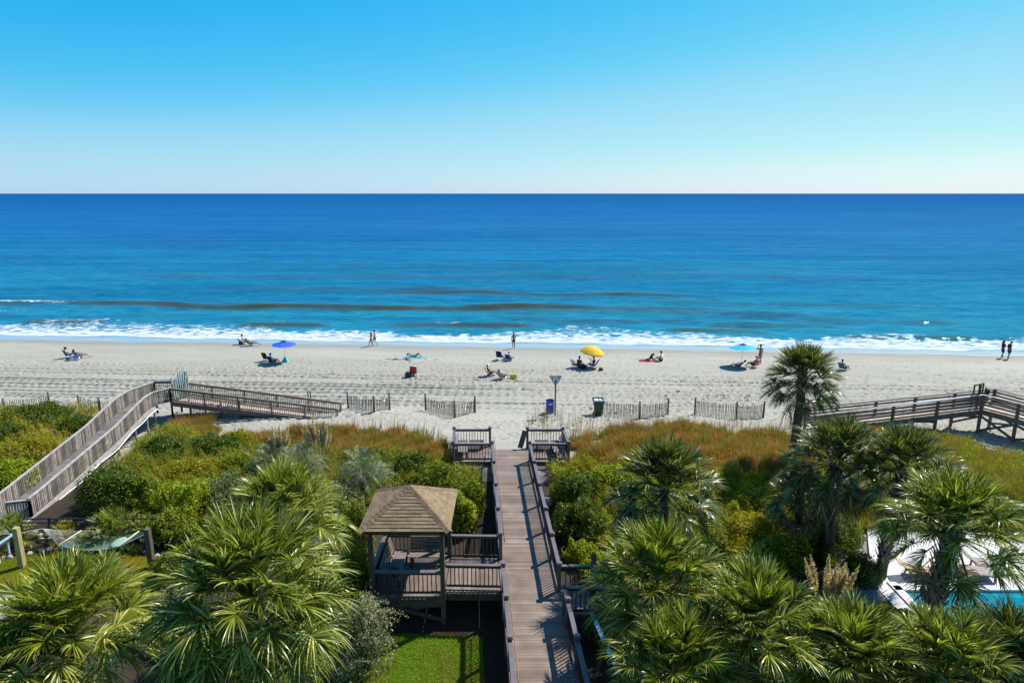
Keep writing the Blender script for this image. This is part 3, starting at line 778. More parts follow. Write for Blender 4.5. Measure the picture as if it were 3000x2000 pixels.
gbench('slatted timber bench along the left side inside the gazebo', GX0+0.42, GY0+0.35, GX0+0.95, GY1-0.25, (-1, 0))
gbench('slatted timber bench along the sea side inside the gazebo', GX0+1.05, GY1-0.85, GX1-0.2, GY1-0.35, (0, 1))
M['bagblue'] = pm('blue_bag_fabric', (0.03, 0.16, 0.42), 0.6, 0.2, 8)
M['bagblack'] = pm('black_bag_fabric', (0.015, 0.015, 0.018), 0.6, 0.2, 8)
bg_ = thing('tote_bag', 'black and blue tote bag left on the left bench inside the gazebo', 'bag', (GX0+0.75, GY0+0.65, DZ+0.47))
m = MB(); m.tube([(GX0+0.75, GY0+0.65, DZ+0.48), (GX0+0.75, GY0+0.65, DZ+0.62), (GX0+0.75, GY0+0.65, DZ+0.78)], [0.17, 0.21, 0.14], 10); m.build('body', M['bagblack'], bg_, True)
MB().tube([(GX0+0.97, GY0+0.6, DZ+0.48), (GX0+0.97, GY0+0.6, DZ+0.6), (GX0+0.97, GY0+0.6, DZ+0.68)], [0.09, 0.12, 0.06], 8).build('pocket', M['bagblue'], bg_, True)

# ------------------------------------------------------------------ left neighbour's walkway
lw = thing('walkway', 'weathered grey walkway with picket rails climbing over the dune and ramping down to the sand', 'walkway', (-25, 38, 0))
prof = [(28.0, 0.0), (31.0, 0.32), (34.5, 0.82), (37.7, 1.28), (39.6, 1.72), (41.0, 2.02), (42.4, 2.08)]
XL, XR = -25.92, -24.12
def lwz(y): return float(np.interp(y, [p[0] for p in prof], [p[1] for p in prof]))
for i in range(len(prof) - 1):
    (y0, z0), (y1, z1) = prof[i], prof[i+1]
    planks(lw, ((XL, y0, z0), (XR, y0, z0), (XR, y1, z1), (XL, y1, z1)), 0.145, 'greydeck')
    for x in (XL - 0.06, XR + 0.06):
        MB().bar((x, y0, z0 - 0.17), (x, y1, z1 - 0.17), 0.05, 0.28).build('stringer', M['grey'], lw)
TOPL = [(XL, 42.4, 2.08), (-25.3, 44.45, 2.08)]
TOPR = [(XR, 42.0, 2.06), (-23.45, 43.0, 2.06)]
R_END_N, R_END_F = (-12.25, 43.65, 0.36), (-12.35, 45.0, 0.36)
TL2 = (-23.6, 44.55, 2.08)
MB().slab([(XL, 42.4, 2.076), (XR, 42.4, 2.076), (-23.45, 43.0, 2.076), (-23.6, 44.6, 2.076), (-25.3, 44.5, 2.076)], 0.04).build('deck', M['greydeck'], lw)
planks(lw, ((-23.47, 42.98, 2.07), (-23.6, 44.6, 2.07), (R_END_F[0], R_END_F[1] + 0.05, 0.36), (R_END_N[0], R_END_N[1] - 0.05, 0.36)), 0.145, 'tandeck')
for a, b_ in (((-23.47, 42.96, 1.9), (R_END_N[0], R_END_N[1] - 0.08, 0.19)), ((-23.6, 44.62, 1.9), (R_END_F[0], R_END_F[1] + 0.07, 0.19))):
    MB().bar(a, b_, 0.05, 0.29).build('stringer', M['brownwood'], lw)
def chain(th, pts, step, h, style, mc, mb, spacing, pm_, ground=True, size=0.1, capw=0.14):
    pts = [Vector(p) for p in pts]; allp = []
    for a, b_ in zip(pts[:-1], pts[1:]):
        n = max(1, round((b_ - a).length / step))
        allp += [lerp(a, b_, i / n) for i in range(n)]
    allp.append(pts[-1])
    for p in allp: post(th, p, h - 0.03, size, cap=False, below=max(0.15, p.z - gz(p.x, p.y) + 0.15) if ground else 0.2, mat=pm_)
    for a, b_ in zip(allp[:-1], allp[1:]): rail_run(th, a, b_, h, style, mc, mb, spacing, capw, low=0.08)
    return allp
chain(lw, [(XL, 28.2, lwz(28.2)), (XL, 31, .32), (XL, 34.5, .82), (XL, 37.7, 1.28), (XL, 39.6, 1.72), (XL, 41.0, 2.02), TOPL[0], TOPL[1]], 2.2, 0.95, 'picket', 'grey', 'greypicket', 0.115, 'greypicket')
chain(lw, [(XR, 30.1, lwz(30.1)), (XR, 31, .32), (XR, 34.5, .82), (XR, 37.7, 1.28), (XR, 39.6, 1.72), (XR, 41.0, 2.02), TOPR[0], TOPR[1]], 2.2, 0.95, 'picket', 'grey', 'greypicket', 0.115, 'greypicket')
chain(lw, [(XR - 1.0, 29.95, 0.15), (XR, 30.1, .2)], 1.2, 0.9, 'picket', 'grey', 'greypicket', 0.115, 'greypicket')
chain(lw, [TOPL[1], TL2], 2.2, 0.95, 'baluster', 'rail_dark', 'brownwood', 0.125, 'brownwood')
chain(lw, [(-23.45, 43.0, 2.06), R_END_N], 2.35, 0.95, 'baluster', 'brownwood', 'brownwood', 0.125, 'brownwood')
chain(lw, [TL2, R_END_F], 2.35, 0.95, 'baluster', 'brownwood', 'brownwood', 0.125, 'brownwood')
hs_ = MB(); hs_.tube([(XR + 0.14, y, lwz(y) - 0.34 - 0.05 * math.sin(y * 1.9)) for y in np.arange(31.5, 42.6, 0.5)], 0.035, 6)
hs_.build('conduit', M['white'], lw, True)
# verdigris gate panel shaped like waves at the top of the ramp
m, t, b = newmat('verdigris_metal'); M['verdigris'] = m
tc = t.n.new('ShaderNodeTexCoord').outputs['Object']
f = t.ramp(t.noise(t.mapping(tc, (3, 3, 1)), 3.0, 4), [(0.35, 0.0), (0.62, 1.0)])
t.link(t.mix(f, (0.05, 0.11, 0.10), (0.42, 0.52, 0.5)), b.inputs['Base Color']); b.inputs['Roughness'].default_value = 0.6
gt = thing('gate', 'open pale verdigris gate with a wavy pointed top at the bend of the grey walkway', 'gate', (-23.0, 43.6, 2.0))
m = MB(); base = Vector((-23.35, 43.15, 2.06)); dr = Vector((0.42, 0.9, 0)).normalized()
for i in range(8):
    f = i / 7; p = base + dr * (0.08 + 1.15 * f)
    hgt_ = 1.35 + 0.62 * math.sin(f * 2.2) + 0.1 * math.sin(i * 2.3)
    pts = [p + Vector((0.03 * math.sin(k * 1.3 + i), 0, hgt_ * k / 7)) for k in range(8)]
    m.tube(pts, [0.055, 0.06, 0.055, 0.06, 0.06, 0.055, 0.05, 0.025], 6)
m.build('panel', M['verdigris'], gt, True)
MB().bar(base + Vector((0, 0, 0.35)), base + dr*1.28 + Vector((0, 0, 0.35)), 0.04, 0.07).bar(base + Vector((0, 0, 1.1)), base + dr*1.28 + Vector((0, 0, 1.15)), 0.04, 0.07).bar(base, base + Vector((0, 0, 1.6)), 0.07, 0.07).build('gate_frame', M['verdigris'], gt)

# ------------------------------------------------------------------ right neighbour's walkway
rw = thing('walkway', 'brown walkway with horizontal board rails rising from the sand on braced posts', 'walkway', (28, 42, 0))
NS, NP_, NQ, NE = (19.6, 41.5, 0.5), (31.05, 41.25, 2.1), (32.0, 39.4, 2.12), (34.2, 35.2, 1.75)
FS, FP_, FQ, FE = (19.8, 43.05, 0.5), (32.75, 42.55, 2.1), (33.7, 40.1, 2.12), (35.9, 35.9, 1.75)
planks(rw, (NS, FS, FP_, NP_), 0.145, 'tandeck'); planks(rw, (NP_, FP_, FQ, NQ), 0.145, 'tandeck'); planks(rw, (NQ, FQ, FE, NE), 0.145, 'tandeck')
dn = Vector((0, 0, -0.2))
for ch in ((NS, NP_, NQ, NE), (FS, FP_, FQ, FE)):
    for a, b_ in zip(ch[:-1], ch[1:]):
        MB().bar(Vector(a) + dn + Vector((0, -0.06, 0)), Vector(b_) + dn + Vector((0, -0.06, 0)), 0.05, 0.32).build('stringer', M['brownwood'], rw)
pn = chain(rw, [NS, NP_, NQ, NE], 2.6, 0.98, 'boards', 'grey', 'brownwood', 0.2, 'brownwood', size=0.15, capw=0.17)
pf = chain(rw, [FS, FP_, FQ, FE], 2.6, 0.98, 'boards', 'rail_dark', 'brownwood', 0.2, 'brownwood', size=0.15, capw=0.17)
def xb(a, b_):
    za, zb = gz(a[0], a[1]), gz(b_[0], b_[1])
    MB().bar((a[0], a[1]-0.03, a[2]-0.45), (b_[0], b_[1]-0.03, zb+0.25), 0.05, 0.16).build('brace', M['brownwood'], rw)
    MB().bar((a[0], a[1]+0.03, za+0.25), (b_[0], b_[1]+0.03, b_[2]-0.45), 0.05, 0.16).build('brace', M['brownwood'], rw)
for k in range(3, len(pn) - 1):
    a, b_ = pn[k], pn[k+1]
    if k >= 4: xb(a, b_)
for k in range(3, min(len(pn), len(pf))):
    a, b_ = pn[k], pf[min(k, len(pf)-1)]
    MB().bar((a.x, a.y, a.z-0.5), (b_.x, b_.y, gz(b_.x, b_.y)+0.4), 0.05, 0.14).bar((a.x, a.y, a.z-0.55), (b_.x, b_.y, b_.z-0.55), 0.05, 0.14).build('brace', M['brownwood'], rw)
g2 = thing('gate', 'dark open metal gate standing at the crest of the brown walkway', 'gate', (31.0, 41.6, 2.1))
m = MB()
def frame_(m, o, d, w_, h0, h1, r=0.035):
    o, d = Vector(o), Vector(d).normalized(); z = Vector((0, 0, 1))
    m.bar(o, o + z*h1, r*2, r*2).bar(o + d*w_, o + d*w_ + z*h1, r*2, r*2)
    m.bar(o + z*h1, o + d*w_ + z*h1, r*2, r*2).bar(o + z*h0, o + d*w_ + z*h0, r*2, r*2)
frame_(m, (30.55, 41.5, 2.12), (1, 0.35, 0), 0.6, 0.15, 1.55); frame_(m, (30.85, 41.45, 2.12), (1, 0.6, 0), 0.5, 0.15, 1.62)
m.build('gate_frame', M['black'], g2)
m = MB()
for i in range(7): m.bar((31.35 + 0.14*i, 41.55 + 0.13*i, 2.25), (31.35 + 0.14*i, 41.55 + 0.13*i, 3.5 - 0.07*i), 0.05, 0.05)
m.bar((31.3, 41.5, 3.42), (32.3, 42.4, 3.0), 0.05, 0.09).bar((31.3, 41.5, 2.5), (32.3, 42.4, 2.5), 0.05, 0.09)
m.build('gate_leaf', M['black'], g2)

# ------------------------------------------------------------------ sand fences
def sand_fence(pix, label, zs=None, sag=0.16, hh=1.15, lean=0.0):
    ps = [ground_at(u, v) for u, v in pix]
    f = thing('sand_fence', label, 'fence', ps[0], 'slatted sand fences at the foot of the dune')
    for p in ps: MB().tube([p - Vector((0, 0, .3)), p + Vector((0, 0, hh + 0.18))], 0.062, 8).build('post', M['post'], f, True)
    m = MB(); wr = MB()
    for a, b_ in zip(ps[:-1], ps[1:]):
        L = (b_ - a).length; n = int(L / 0.105)
        for i in range(1, n):
            fr = i / n; p = lerp(a, b_, fr); p.z = gz(p.x, p.y) - 0.04
            s_ = sag * 4 * fr * (1 - fr)
            ln = lean * math.sin(fr * 3.1) + random.uniform(-0.04, 0.04)
            top = p + Vector((ln, 0.02, hh - s_ + random.uniform(-0.05, 0.05)))
            m.bar(p, top, 0.042, 0.012, up=(0, -1, 0))
        for z in (0.25, 0.6, 0.92):
            wr.tube([lerp(a, b_, k/8) * 1 + Vector((0, -0.012, z - sag*4*(k/8)*(1-k/8)*z + gz(*lerp(a, b_, k/8).xy) - lerp(a, b_, k/8).z)) for k in range(9)], 0.008, 4)
    m.build('pickets', M['fencewood'], f); wr.build('wire', M['steel'], f)
    return f
sand_fence([(1020, 1199), (1096, 1211), (1142, 1201)], 'short sagging sand fence just right of the end of the grey ramp', lean=0.12)
sand_fence([(1247, 1203), (1332, 1225), (1392, 1211)], 'short sand fence with leaning laths behind the left look-out bay', lean=0.15)
sand_fence([(1763, 1216), (1873, 1228), (1956, 1219)], 'sand fence running right from the green wheeled bin', sag=0.1)
sand_fence([(2035, 1216), (2156, 1230), (2236, 1227)], 'sand fence between the green bin fence and the tall lone palm', sag=0.08)
sand_fence([(-150, 1215), (15, 1206), (146, 1187)], 'sand fence behind the bushes at the far left edge', sag=0.05, hh=.85)
sand_fence([(233, 1196), (293, 1203), (345, 1206)], 'sand fence between the far left bushes and the grey walkway', sag=0.05, hh=.85)
sand_fence([(560, 1222), (650, 1226), (705, 1228)], 'sand fence seen through the rails of the grey ramp', sag=0.05)
for u, v, n_ in ((905, 1190, 'left'), (912, 1190, 'right')):
    p = ground_at(u, v); tag(MB().tube([p - Vector((0, 0, .3)), p + Vector((0, 0, 1.25))], 0.05, 8).build('fence_post', M['post'], None, True), 'thin old fence post, %s one of the pair behind the grey ramp' % n_, 'post')

# ------------------------------------------------------------------ sign, barrel, wheeled bin
M['signw'] = pm('sign_white', (0.62, 0.66, 0.72), 0.4, 0.08, 4)
M['signred'] = pm('sign_red', (0.45, 0.05, 0.03), 0.45, 0.1, 4)
M['signgrey'] = pm('sign_grey_lettering', (0.2, 0.14, 0.2), 0.5, 0.1, 4)
M['signblack'] = pm('sign_black', (0.015, 0.015, 0.02), 0.45, 0.1, 4)
M['rust'] = pm('rust_brown_pole', (0.16, 0.06, 0.03), 0.7, 0.3, 6, bump=0.2)
p = ground_at(1626, 1219)
sg = thing('warning_sign', 'white triangular beach sign with dark border on a rust brown pole', 'sign', p)
MB().box((p.x, p.y, p.z + 1.1), (0.1, 0.1, 2.4)).build('pole', M['rust'], sg)
yf = p.y - 0.07; zt, zb_ = p.z + 3.02, p.z + 2.22; hw = 0.47
def tri(k, y0, y1, mat, name, par, sh=0):
    cz = zt - (zt - zb_) * 0.36; P = [(-hw, zt), (hw, zt), (0, zb_)]
    Q = [(x * k, cz + (z - cz) * k) for x, z in P]
    m = MB(); n = len(m.v)
    fr = [(p.x + x, y0, z) for x, z in Q]; bk = [(p.x + x, y1, z) for x, z in Q]
    m.poly([fr[0], fr[2], fr[1]]); m.poly([bk[0], bk[1], bk[2]])
    for i in range(3):
        j = (i + 1) % 3; m.poly([fr[i], fr[j], bk[j], bk[i]])
    return m.build(name, M[mat], par)
tri(1.0, yf, yf + 0.02, 'signblack', 'border', sg)
pnl = tri(0.86, yf - 0.006, yf, 'signw', 'panel', sg)
m = MB()
for i, (x, w_) in enumerate([(-0.30, .05), (-0.225, .04), (-0.16, .05), (-0.215, .03)]): m.box((p.x + x, yf - 0.01, zt - 0.13 - 0.03*(i % 2)), (w_, 0.006, 0.07))
m.box((p.x - 0.2, yf - 0.01, zt - 0.2), (0.05, 0.006, 0.08)); m.build('lettering', M['signred'], pnl)
m = MB()
for i in range(5): m.box((p.x + 0.1 + 0.05*i, yf - 0.01, zt - 0.115), (0.036, 0.006, 0.05))
for i in range(4): m.box((p.x + 0.13 + 0.045*i, yf - 0.01, zt - 0.185), (0.034, 0.006, 0.035))
m.build('lettering', M['signgrey'], pnl)
m = MB(); m.sphere((p.x, yf - 0.008, zt - 0.34), 0.06, 10, 6, (1, .12, 1)); m.box((p.x, yf - 0.01, zt - 0.415), (0.17, 0.006, 0.06)); m.box((p.x, yf - 0.01, zt - 0.5), (0.08, 0.006, 0.09)); m.sphere((p.x, yf - 0.008, zt - 0.6), 0.045, 10, 6, (1, .12, .9))
m.build('emblem', M['signblack'], pnl)

M['barrel'] = pm('blue_plastic_barrel', (0.012, 0.055, 0.30), 0.42, 0.12, 3)
p = ground_at(1611, 1212)
br = thing('barrel', 'blue plastic barrel with a white label standing beside the triangular sign', 'barrel', p)
m = MB(); prof_ = [(0, .27), (.03, .29), (.3, .295), (.33, .305), (.36, .295), (.66, .295), (.69, .305), (.72, .295), (.98, .29), (1.02, .30), (1.06, .295)]
m.tube([p + Vector((0, 0, z)) for z, r in prof_], [r for z, r in prof_], 20, cap=False); m.build('body', M['barrel'], br, True)
m = MB(); m.tube([p + Vector((0, 0, .95)), p + Vector((0, 0, .96))], [.28, .28], 20); m.build('liner', M['signblack'], br)
m = MB(); 
for k in range(6):
    a0, a1 = -1.95 + k*0.15, -1.95 + (k+1)*0.15
    m.poly([p + Vector((.309*math.cos(a), .309*math.sin(a), z)) for a, z in ((a0, .76), (a1, .76), (a1, .90), (a0, .90))])
lb = m.build('label', M['white'], br)
m = MB()
for k in range(5):
    a = -1.88 + k*0.15; m.poly([p + Vector((.313*math.cos(a+q), .313*math.sin(a+q), z)) for q, z in ((0, .80), (.09, .80), (.09, .86), (0, .86))])
m.build('lettering', M['signgrey'], lb)

M['bin'] = pm('dark_green_bin_plastic', (0.012, 0.045, 0.028), 0.4, 0.15, 3)
p = ground_at(1752, 1216)
bn_ = thing('wheeled_bin', 'dark green wheeled rubbish bin at the end of the sand fence', 'bin', p)
me_b = MB(); b0 = [(-.24, -.28), (.24, -.28), (.24, .24), (-.24, .24)]; t0 = [(-.36, -.36), (.36, -.36), (.36, .36), (-.36, .36)]
v = [p + Vector((x, y, .08)) for x, y in b0] + [p + Vector((x, y, 1.06)) for x, y in t0]
for i in range(4): me_b.poly([v[i], v[(i+1) % 4], v[4 + (i+1) % 4], v[4+i]])
me_b.poly([v[3], v[2], v[1], v[0]]); me_b.build('body', M['bin'], bn_)
MB().box(p + Vector((0, 0, 1.07)), (.80, .80, .07)).build('rim', M['bin'], bn_)
m = MB(); m.slab([p + Vector(q) for q in ((-.42, -.44, 1.14), (.40, -.44, 1.14), (.40, .42, 1.24), (-.42, .42, 1.24))], 0.05)
lid = m.build('lid', M['bin'], bn_)
m = MB(); m.slab([p + Vector(q) for q in ((-.30, -.2, 1.176), (-.02, -.2, 1.176), (-.02, .1, 1.209), (-.30, .1, 1.209))], 0.012).slab([p + Vector(q) for q in ((.06, -.2, 1.176), (.3, -.2, 1.176), (.3, .1, 1.209), (.06, .1, 1.209))], 0.012)
m.build('label', M['white'], lid)
for s_ in (-1, 1): MB().tube([p + Vector((s_*.27, .22, .12)), p + Vector((s_*.34, .22, .12))], .12, 12).build('wheel', M['black'], bn_)
MB().tube([p + Vector((-.3, .46, 1.12)), p + Vector((.3, .46, 1.12))], .025, 8).build('handle', M['bin'], bn_)

# ------------------------------------------------------------------ palms
def frond_np(base, az, el, pet, blade, nl, sag, width, roll=0.0, arch=0.9):
    """one costapalmate fan: returns petiole strip + leaflets as (V, F)"""
    a = np.array([math.cos(az), math.sin(az), 0.0]); z = np.array([0, 0, 1.0]); base = np.array(base)
    tt = np.linspace(0, 1, 4)[:, None]
    pts = base + (a * math.cos(el) + z * math.sin(el)) * pet * tt - z * (0.18 * pet * (1 - 0.5 * abs(math.sin(el)))) * tt ** 2
    T = pts[-1] - pts[-2]; T /= np.linalg.norm(T)
    S0 = np.cross(T, z); 
    if np.linalg.norm(S0) < 1e-3: S0 = np.array([-a[1], a[0], 0])
    S0 /= np.linalg.norm(S0); N0 = np.cross(S0, T)
    S = S0 * math.cos(roll) + N0 * math.sin(roll); N = np.cross(S, T)
    V = []; F = []
    w_ = np.array([0.035, 0.028, 0.022, 0.018])[:, None]
    strip = np.stack([pts + S * w_, pts - S * w_], 1).reshape(-1, 3)
    V.append(strip); F += [[2*i, 2*i+1, 2*i+3, 2*i+2] for i in range(3)]
    tau = np.linspace(-1, 1, nl) + rng.normal(0, 0.25 / nl, nl)
    th = tau * 2.05
    cl = (1 - np.abs(tau)) * blade * 0.42                              # along the arched costa
    cx = cl[:, None]
    start = pts[-1] + T * cx - N * (arch * cx ** 2 / blade) * 0.9
    Tc = T[None, :] - N[None, :] * (arch * 1.8 * cx / blade); Tc /= np.linalg.norm(Tc, axis=1)[:, None]
    d = np.cos(th)[:, None] * Tc + np.sin(th)[:, None] * S + N * (0.42 * np.abs(np.sin(th)))[:, None] + rng.normal(0, 0.05, (nl, 3))
    d /= np.linalg.norm(d, axis=1)[:, None]
    ln = blade * (0.60 + 0.20 * np.cos(th)) * rng.uniform(0.88, 1.1, nl)
    q = np.array([0.0, 0.28, 0.55, 0.8, 1.0]); wp = np.array([0.75, 1.0, 0.8, 0.42, 0.05]) * width
    sg_ = sag * rng.uniform(0.6, 1.5, nl)
    P = start[:, None, :] + d[:, None, :] * (ln[:, None] * q)[:, :, None]
    P[:, :, 2] -= (sg_ * ln)[:, None] * q ** 3.2
    wd = np.cross(d, N + rng.normal(0, 0.45, (nl, 3))); wd /= np.linalg.norm(wd, axis=1)[:, None]
    A = P + wd[:, None, :] * wp[None, :, None]; B = P - wd[:, None, :] * wp[None, :, None]
    LV = np.stack([A, B], 2).reshape(-1, 3); o = 8
    li = np.arange(nl)[:, None] * 10 + np.arange(4)[None, :] * 2 + o
    LF = np.stack([li, li + 1, li + 3, li + 2], -1).reshape(-1, 4)
    V.append(LV)
    return np.concatenate(V), np.concatenate([np.array(F), LF])

def merge(parts):
    Vs, Fs, n = [], [], 0
    for V, F in parts: Vs.append(V); Fs.append(F + n); n += len(V)
    return np.concatenate(Vs), np.concatenate(Fs)

def crown_np(c, Rr, n=46, nl=42, lo=-0.75, hi=1.45, sag=0.35, lean=(0, 0)):
    parts = []; ga = 2.39996
    for i in range(n):
        f = (i + 0.5) / n                                      # 0 oldest .. 1 youngest
        el = lo + (hi - lo) * f ** 0.66 + rng.normal(0, 0.12)
        az = i * ga + rng.normal(0, 0.15)
        pet = Rr * (0.66 - 0.24 * f) * rng.uniform(0.7, 1.12); bl = Rr * (0.39 + 0.05 * f) * rng.uniform(0.9, 1.1)
        b0 = np.array(c) + np.array([math.cos(az) * 0.12, math.sin(az) * 0.12, -0.35 + 0.45 * f])
        parts.append(frond_np(b0, az, el, pet, bl, nl, sag * (1.05 - 0.7 * f), 0.0135 * Rr / 2.0 + 0.004, rng.normal(0, 0.35), 0.48 - 0.25 * f))
    return merge(parts)

def palm(name, label, base, top, Rr, mat='frond', n=46, nl=50, lo=-0.72, hi=1.45, sag=0.26, tr=0.17, boots=0, dead=0, group='sabal palms in the dune garden', cat='palm tree'):
    base, top = Vector(base), Vector(top); dead = dead or (7 if cat == 'palm tree' else 0)
    th = thing(name, label, cat, base, group)
    V, F = crown_np(top, Rr, int(n * 1.75), nl, lo, hi, sag); np_mesh('crown', V, F, M[mat], th)
    mid = lerp(base, top, 0.5) + Vector((random.uniform(-.08, .08), random.uniform(-.08, .08), 0))
    H_ = (top - base).length; k = max(8, int(H_ * 3)); pts = []; rad = []
    for i in range(k + 1):
        f = i / k; p = base*(1-f)**2 + mid*2*f*(1-f) + top*f*f; p.z -= 0.05 * f
        pts.append(p); rad.append(tr * (1.18 - 0.3*f + 0.03*math.sin(i*2.4) + (0.35 if f > 0.88 else 0) * (1 if boots else 0.3)))
    MB().tube(pts, rad, 12).build('trunk', M['trunk'], th, True)
    if boots:
        m = MB(); j = 0
        zs = np.linspace(1.0 - boots / max(H_, 0.1), 0.985, max(10, int(boots * 16)))
        for f in zs:
            f = max(0.02, f); p = base*(1-f)**2 + mid*2*f*(1-f) + top*f*f
            for q in range(2):
                a = j * 2.39996 + q * math.pi; j += 1
                o = Vector((math.cos(a), math.sin(a), 0)); s_ = Vector((-o.y, o.x, 0)); r0 = tr * 1.0; l_ = random.uniform(0.28, 0.42)
                b_ = len(m.v); up = Vector((0, 0, 1))
                A = p + o * (r0 * 0.85) - up*0.12; Bq = p + o * (r0 + 0.07) + up * l_ * 0.5; T_ = p + o * (r0 + 0.15 + random.uniform(0, .05)) + up * l_
                for c_, w_ in ((A, .085), (Bq, .06), (T_, .035)):
                    m.v += [tuple(c_ + s_*w_), tuple(c_ - s_*w_), tuple(c_ + o*0.03)]
                for i in range(2):
                    x = b_ + 3*i
                    m.f += [(x, x+3, x+5, x+2), (x+2, x+5, x+4, x+1), (x+1, x+4, x+3, x)]
                m.f.append((b_+6, b_+7, b_+8))
        m.build('leaf_bases', M['boot'], th)
    if dead:
        parts = []
        for i in range(dead):
            az = i * 2.39996 + 0.4; parts.append(frond_np(np.array(top) + np.array([math.cos(az)*.16, math.sin(az)*.16, -0.45 - 0.5*random.random()]), az, random.uniform(-1.35, -0.75), Rr*0.42, Rr*0.5, 26, 0.5, 0.022, rng.normal(0, .4), 0.9))
        V, F = merge(parts); np_mesh('dead_fronds', V, F, M['frond_dead'], th)
    return th

def palm_px(label, u, v, rp, D=None, Rr=2.1, dx=0.0, **kw):
    """palm whose crown centre is seen at (u, v) with visible radius rp pixels"""
    if D is None: D = Rr * FPX / rp * 0.985
    top = atd(u, v, D)
    bx_, by_ = top.x + dx + random.uniform(-.45, .45) * (0 if D > 32 else 1), D + random.uniform(-0.3, 0.3)
    return palm('palm_tree', label, (bx_, by_, gz(bx_, by_) - 0.1), top, Rr, **kw)

palm_px('tall lone sabal palm rising clear against the beach sand', 2353, 1098, 124, D=34.0, Rr=2.05, n=64, nl=44, lo=-0.8, sag=0.10, tr=0.23, boots=0.8, dead=6, mat='frond_d')
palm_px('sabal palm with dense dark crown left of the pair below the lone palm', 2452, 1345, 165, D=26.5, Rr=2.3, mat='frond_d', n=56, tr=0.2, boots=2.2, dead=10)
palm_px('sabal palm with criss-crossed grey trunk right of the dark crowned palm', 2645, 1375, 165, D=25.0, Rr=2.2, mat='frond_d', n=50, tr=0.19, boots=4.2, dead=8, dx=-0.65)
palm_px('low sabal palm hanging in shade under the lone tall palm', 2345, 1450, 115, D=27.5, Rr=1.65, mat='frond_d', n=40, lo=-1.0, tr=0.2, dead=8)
palm_px('broad sabal palm standing in front of the white pool deck', 2793, 1545, 222, D=19.3, Rr=2.3, n=56, nl=44, tr=0.24, boots=3.2, lo=-0.42, sag=0.32)
palm_px('round sabal palm among shrubs right of the boardwalk landing', 1950, 1425, 190, D=23.0, Rr=2.3, mat='frond_d', n=54, lo=-1.0, sag=0.3, dead=6)
palm_px('sabal palm leaning its fronds over the right rail of the boardwalk', 1930, 1715, 235, D=17.8, Rr=2.3, n=56, sag=0.3)
palm_px('lowest sabal palm at the right edge of the boardwalk', 1975, 1955, 225, D=15.2, Rr=2.0, mat='frond', n=50, sag=0.3)
palm_px('large sabal palm left of the cream pampas plumes by the pool', 2215, 1850, 250, D=16.0, Rr=2.3, n=58, sag=0.34)
palm_px('drooping sabal palm below the pool corner', 2495, 1945, 240, D=15.4, Rr=2.15, n=56, sag=0.4)
palm_px('sabal palm in front of the blue pool water', 2765, 1965, 225, D=15.0, Rr=2.0, n=52, sag=0.34)
palm_px('sabal palm cut by the lower right corner of the view', 2965, 1955, 225, D=15.4, Rr=2.1, mat='frond_d', n=48, sag=0.34)
palm_px('huge sabal palm with shaggy dry skirt left of the lawn', 735, 1730, 285, D=15.6, Rr=2.65, mat='frond', n=74, nl=46, sag=0.3, lo=-0.95, dead=16)
palm_px('bright green sabal palm behind the huge palm left of the gazebo', 835, 1505, 185, D=20.5, Rr=2.25, mat='frond_y', n=54, sag=0.3, dead=6)
palm_px('bushy sabal palm in the lower left corner', 205, 1850, 270, D=15.6, Rr=2.45, mat='frond_y', n=64, nl=46, sag=0.34, lo=-0.7)
palm_px('low sabal palm at the bottom left edge below the bushy palm', 40, 1985, 190, D=14.6, Rr=1.7, n=40, sag=0.34)

def fan_palm(label, u, v, R_, hh, mat, n=26, nl=26, name='fan_palm', lo=-0.35, group='low fan palms'):
    p = ground_at(u, v)
    top = p + Vector((0, 0, hh))
    return palm(name, label, p - Vector((0, 0, .05)), top, R_, mat=mat, n=n, nl=nl, lo=lo, sag=0.18, tr=0.12, group=group, cat='fan palm')
fan_palm('spreading green fan palm by the black fence behind the hammock', 338, 1600, 1.35, 0.75, 'frond', 34, name='fan_palm')
fan_palm('small fan palm on a short dark trunk beside the hammock', 322, 1705, 0.75, 0.85, 'frond', 24)
fan_palm('yellowing fan palm in front of the black fence', 200, 1590, 0.85, 0.5, 'frond_yellow', 18)
fan_palm('fan palm half hidden at the left edge behind the left hammock post', 45, 1600, 1.1, 0.7, 'frond', 26)
fan_palm('yellow green fan palm right of the spreading one', 425, 1590, 0.9, 0.6, 'frond_y', 22)
fan_palm('small lime fan palm beside the round shrub right of the boardwalk', 2205, 1710, 0.95, 1.1, 'frond_y', 24)
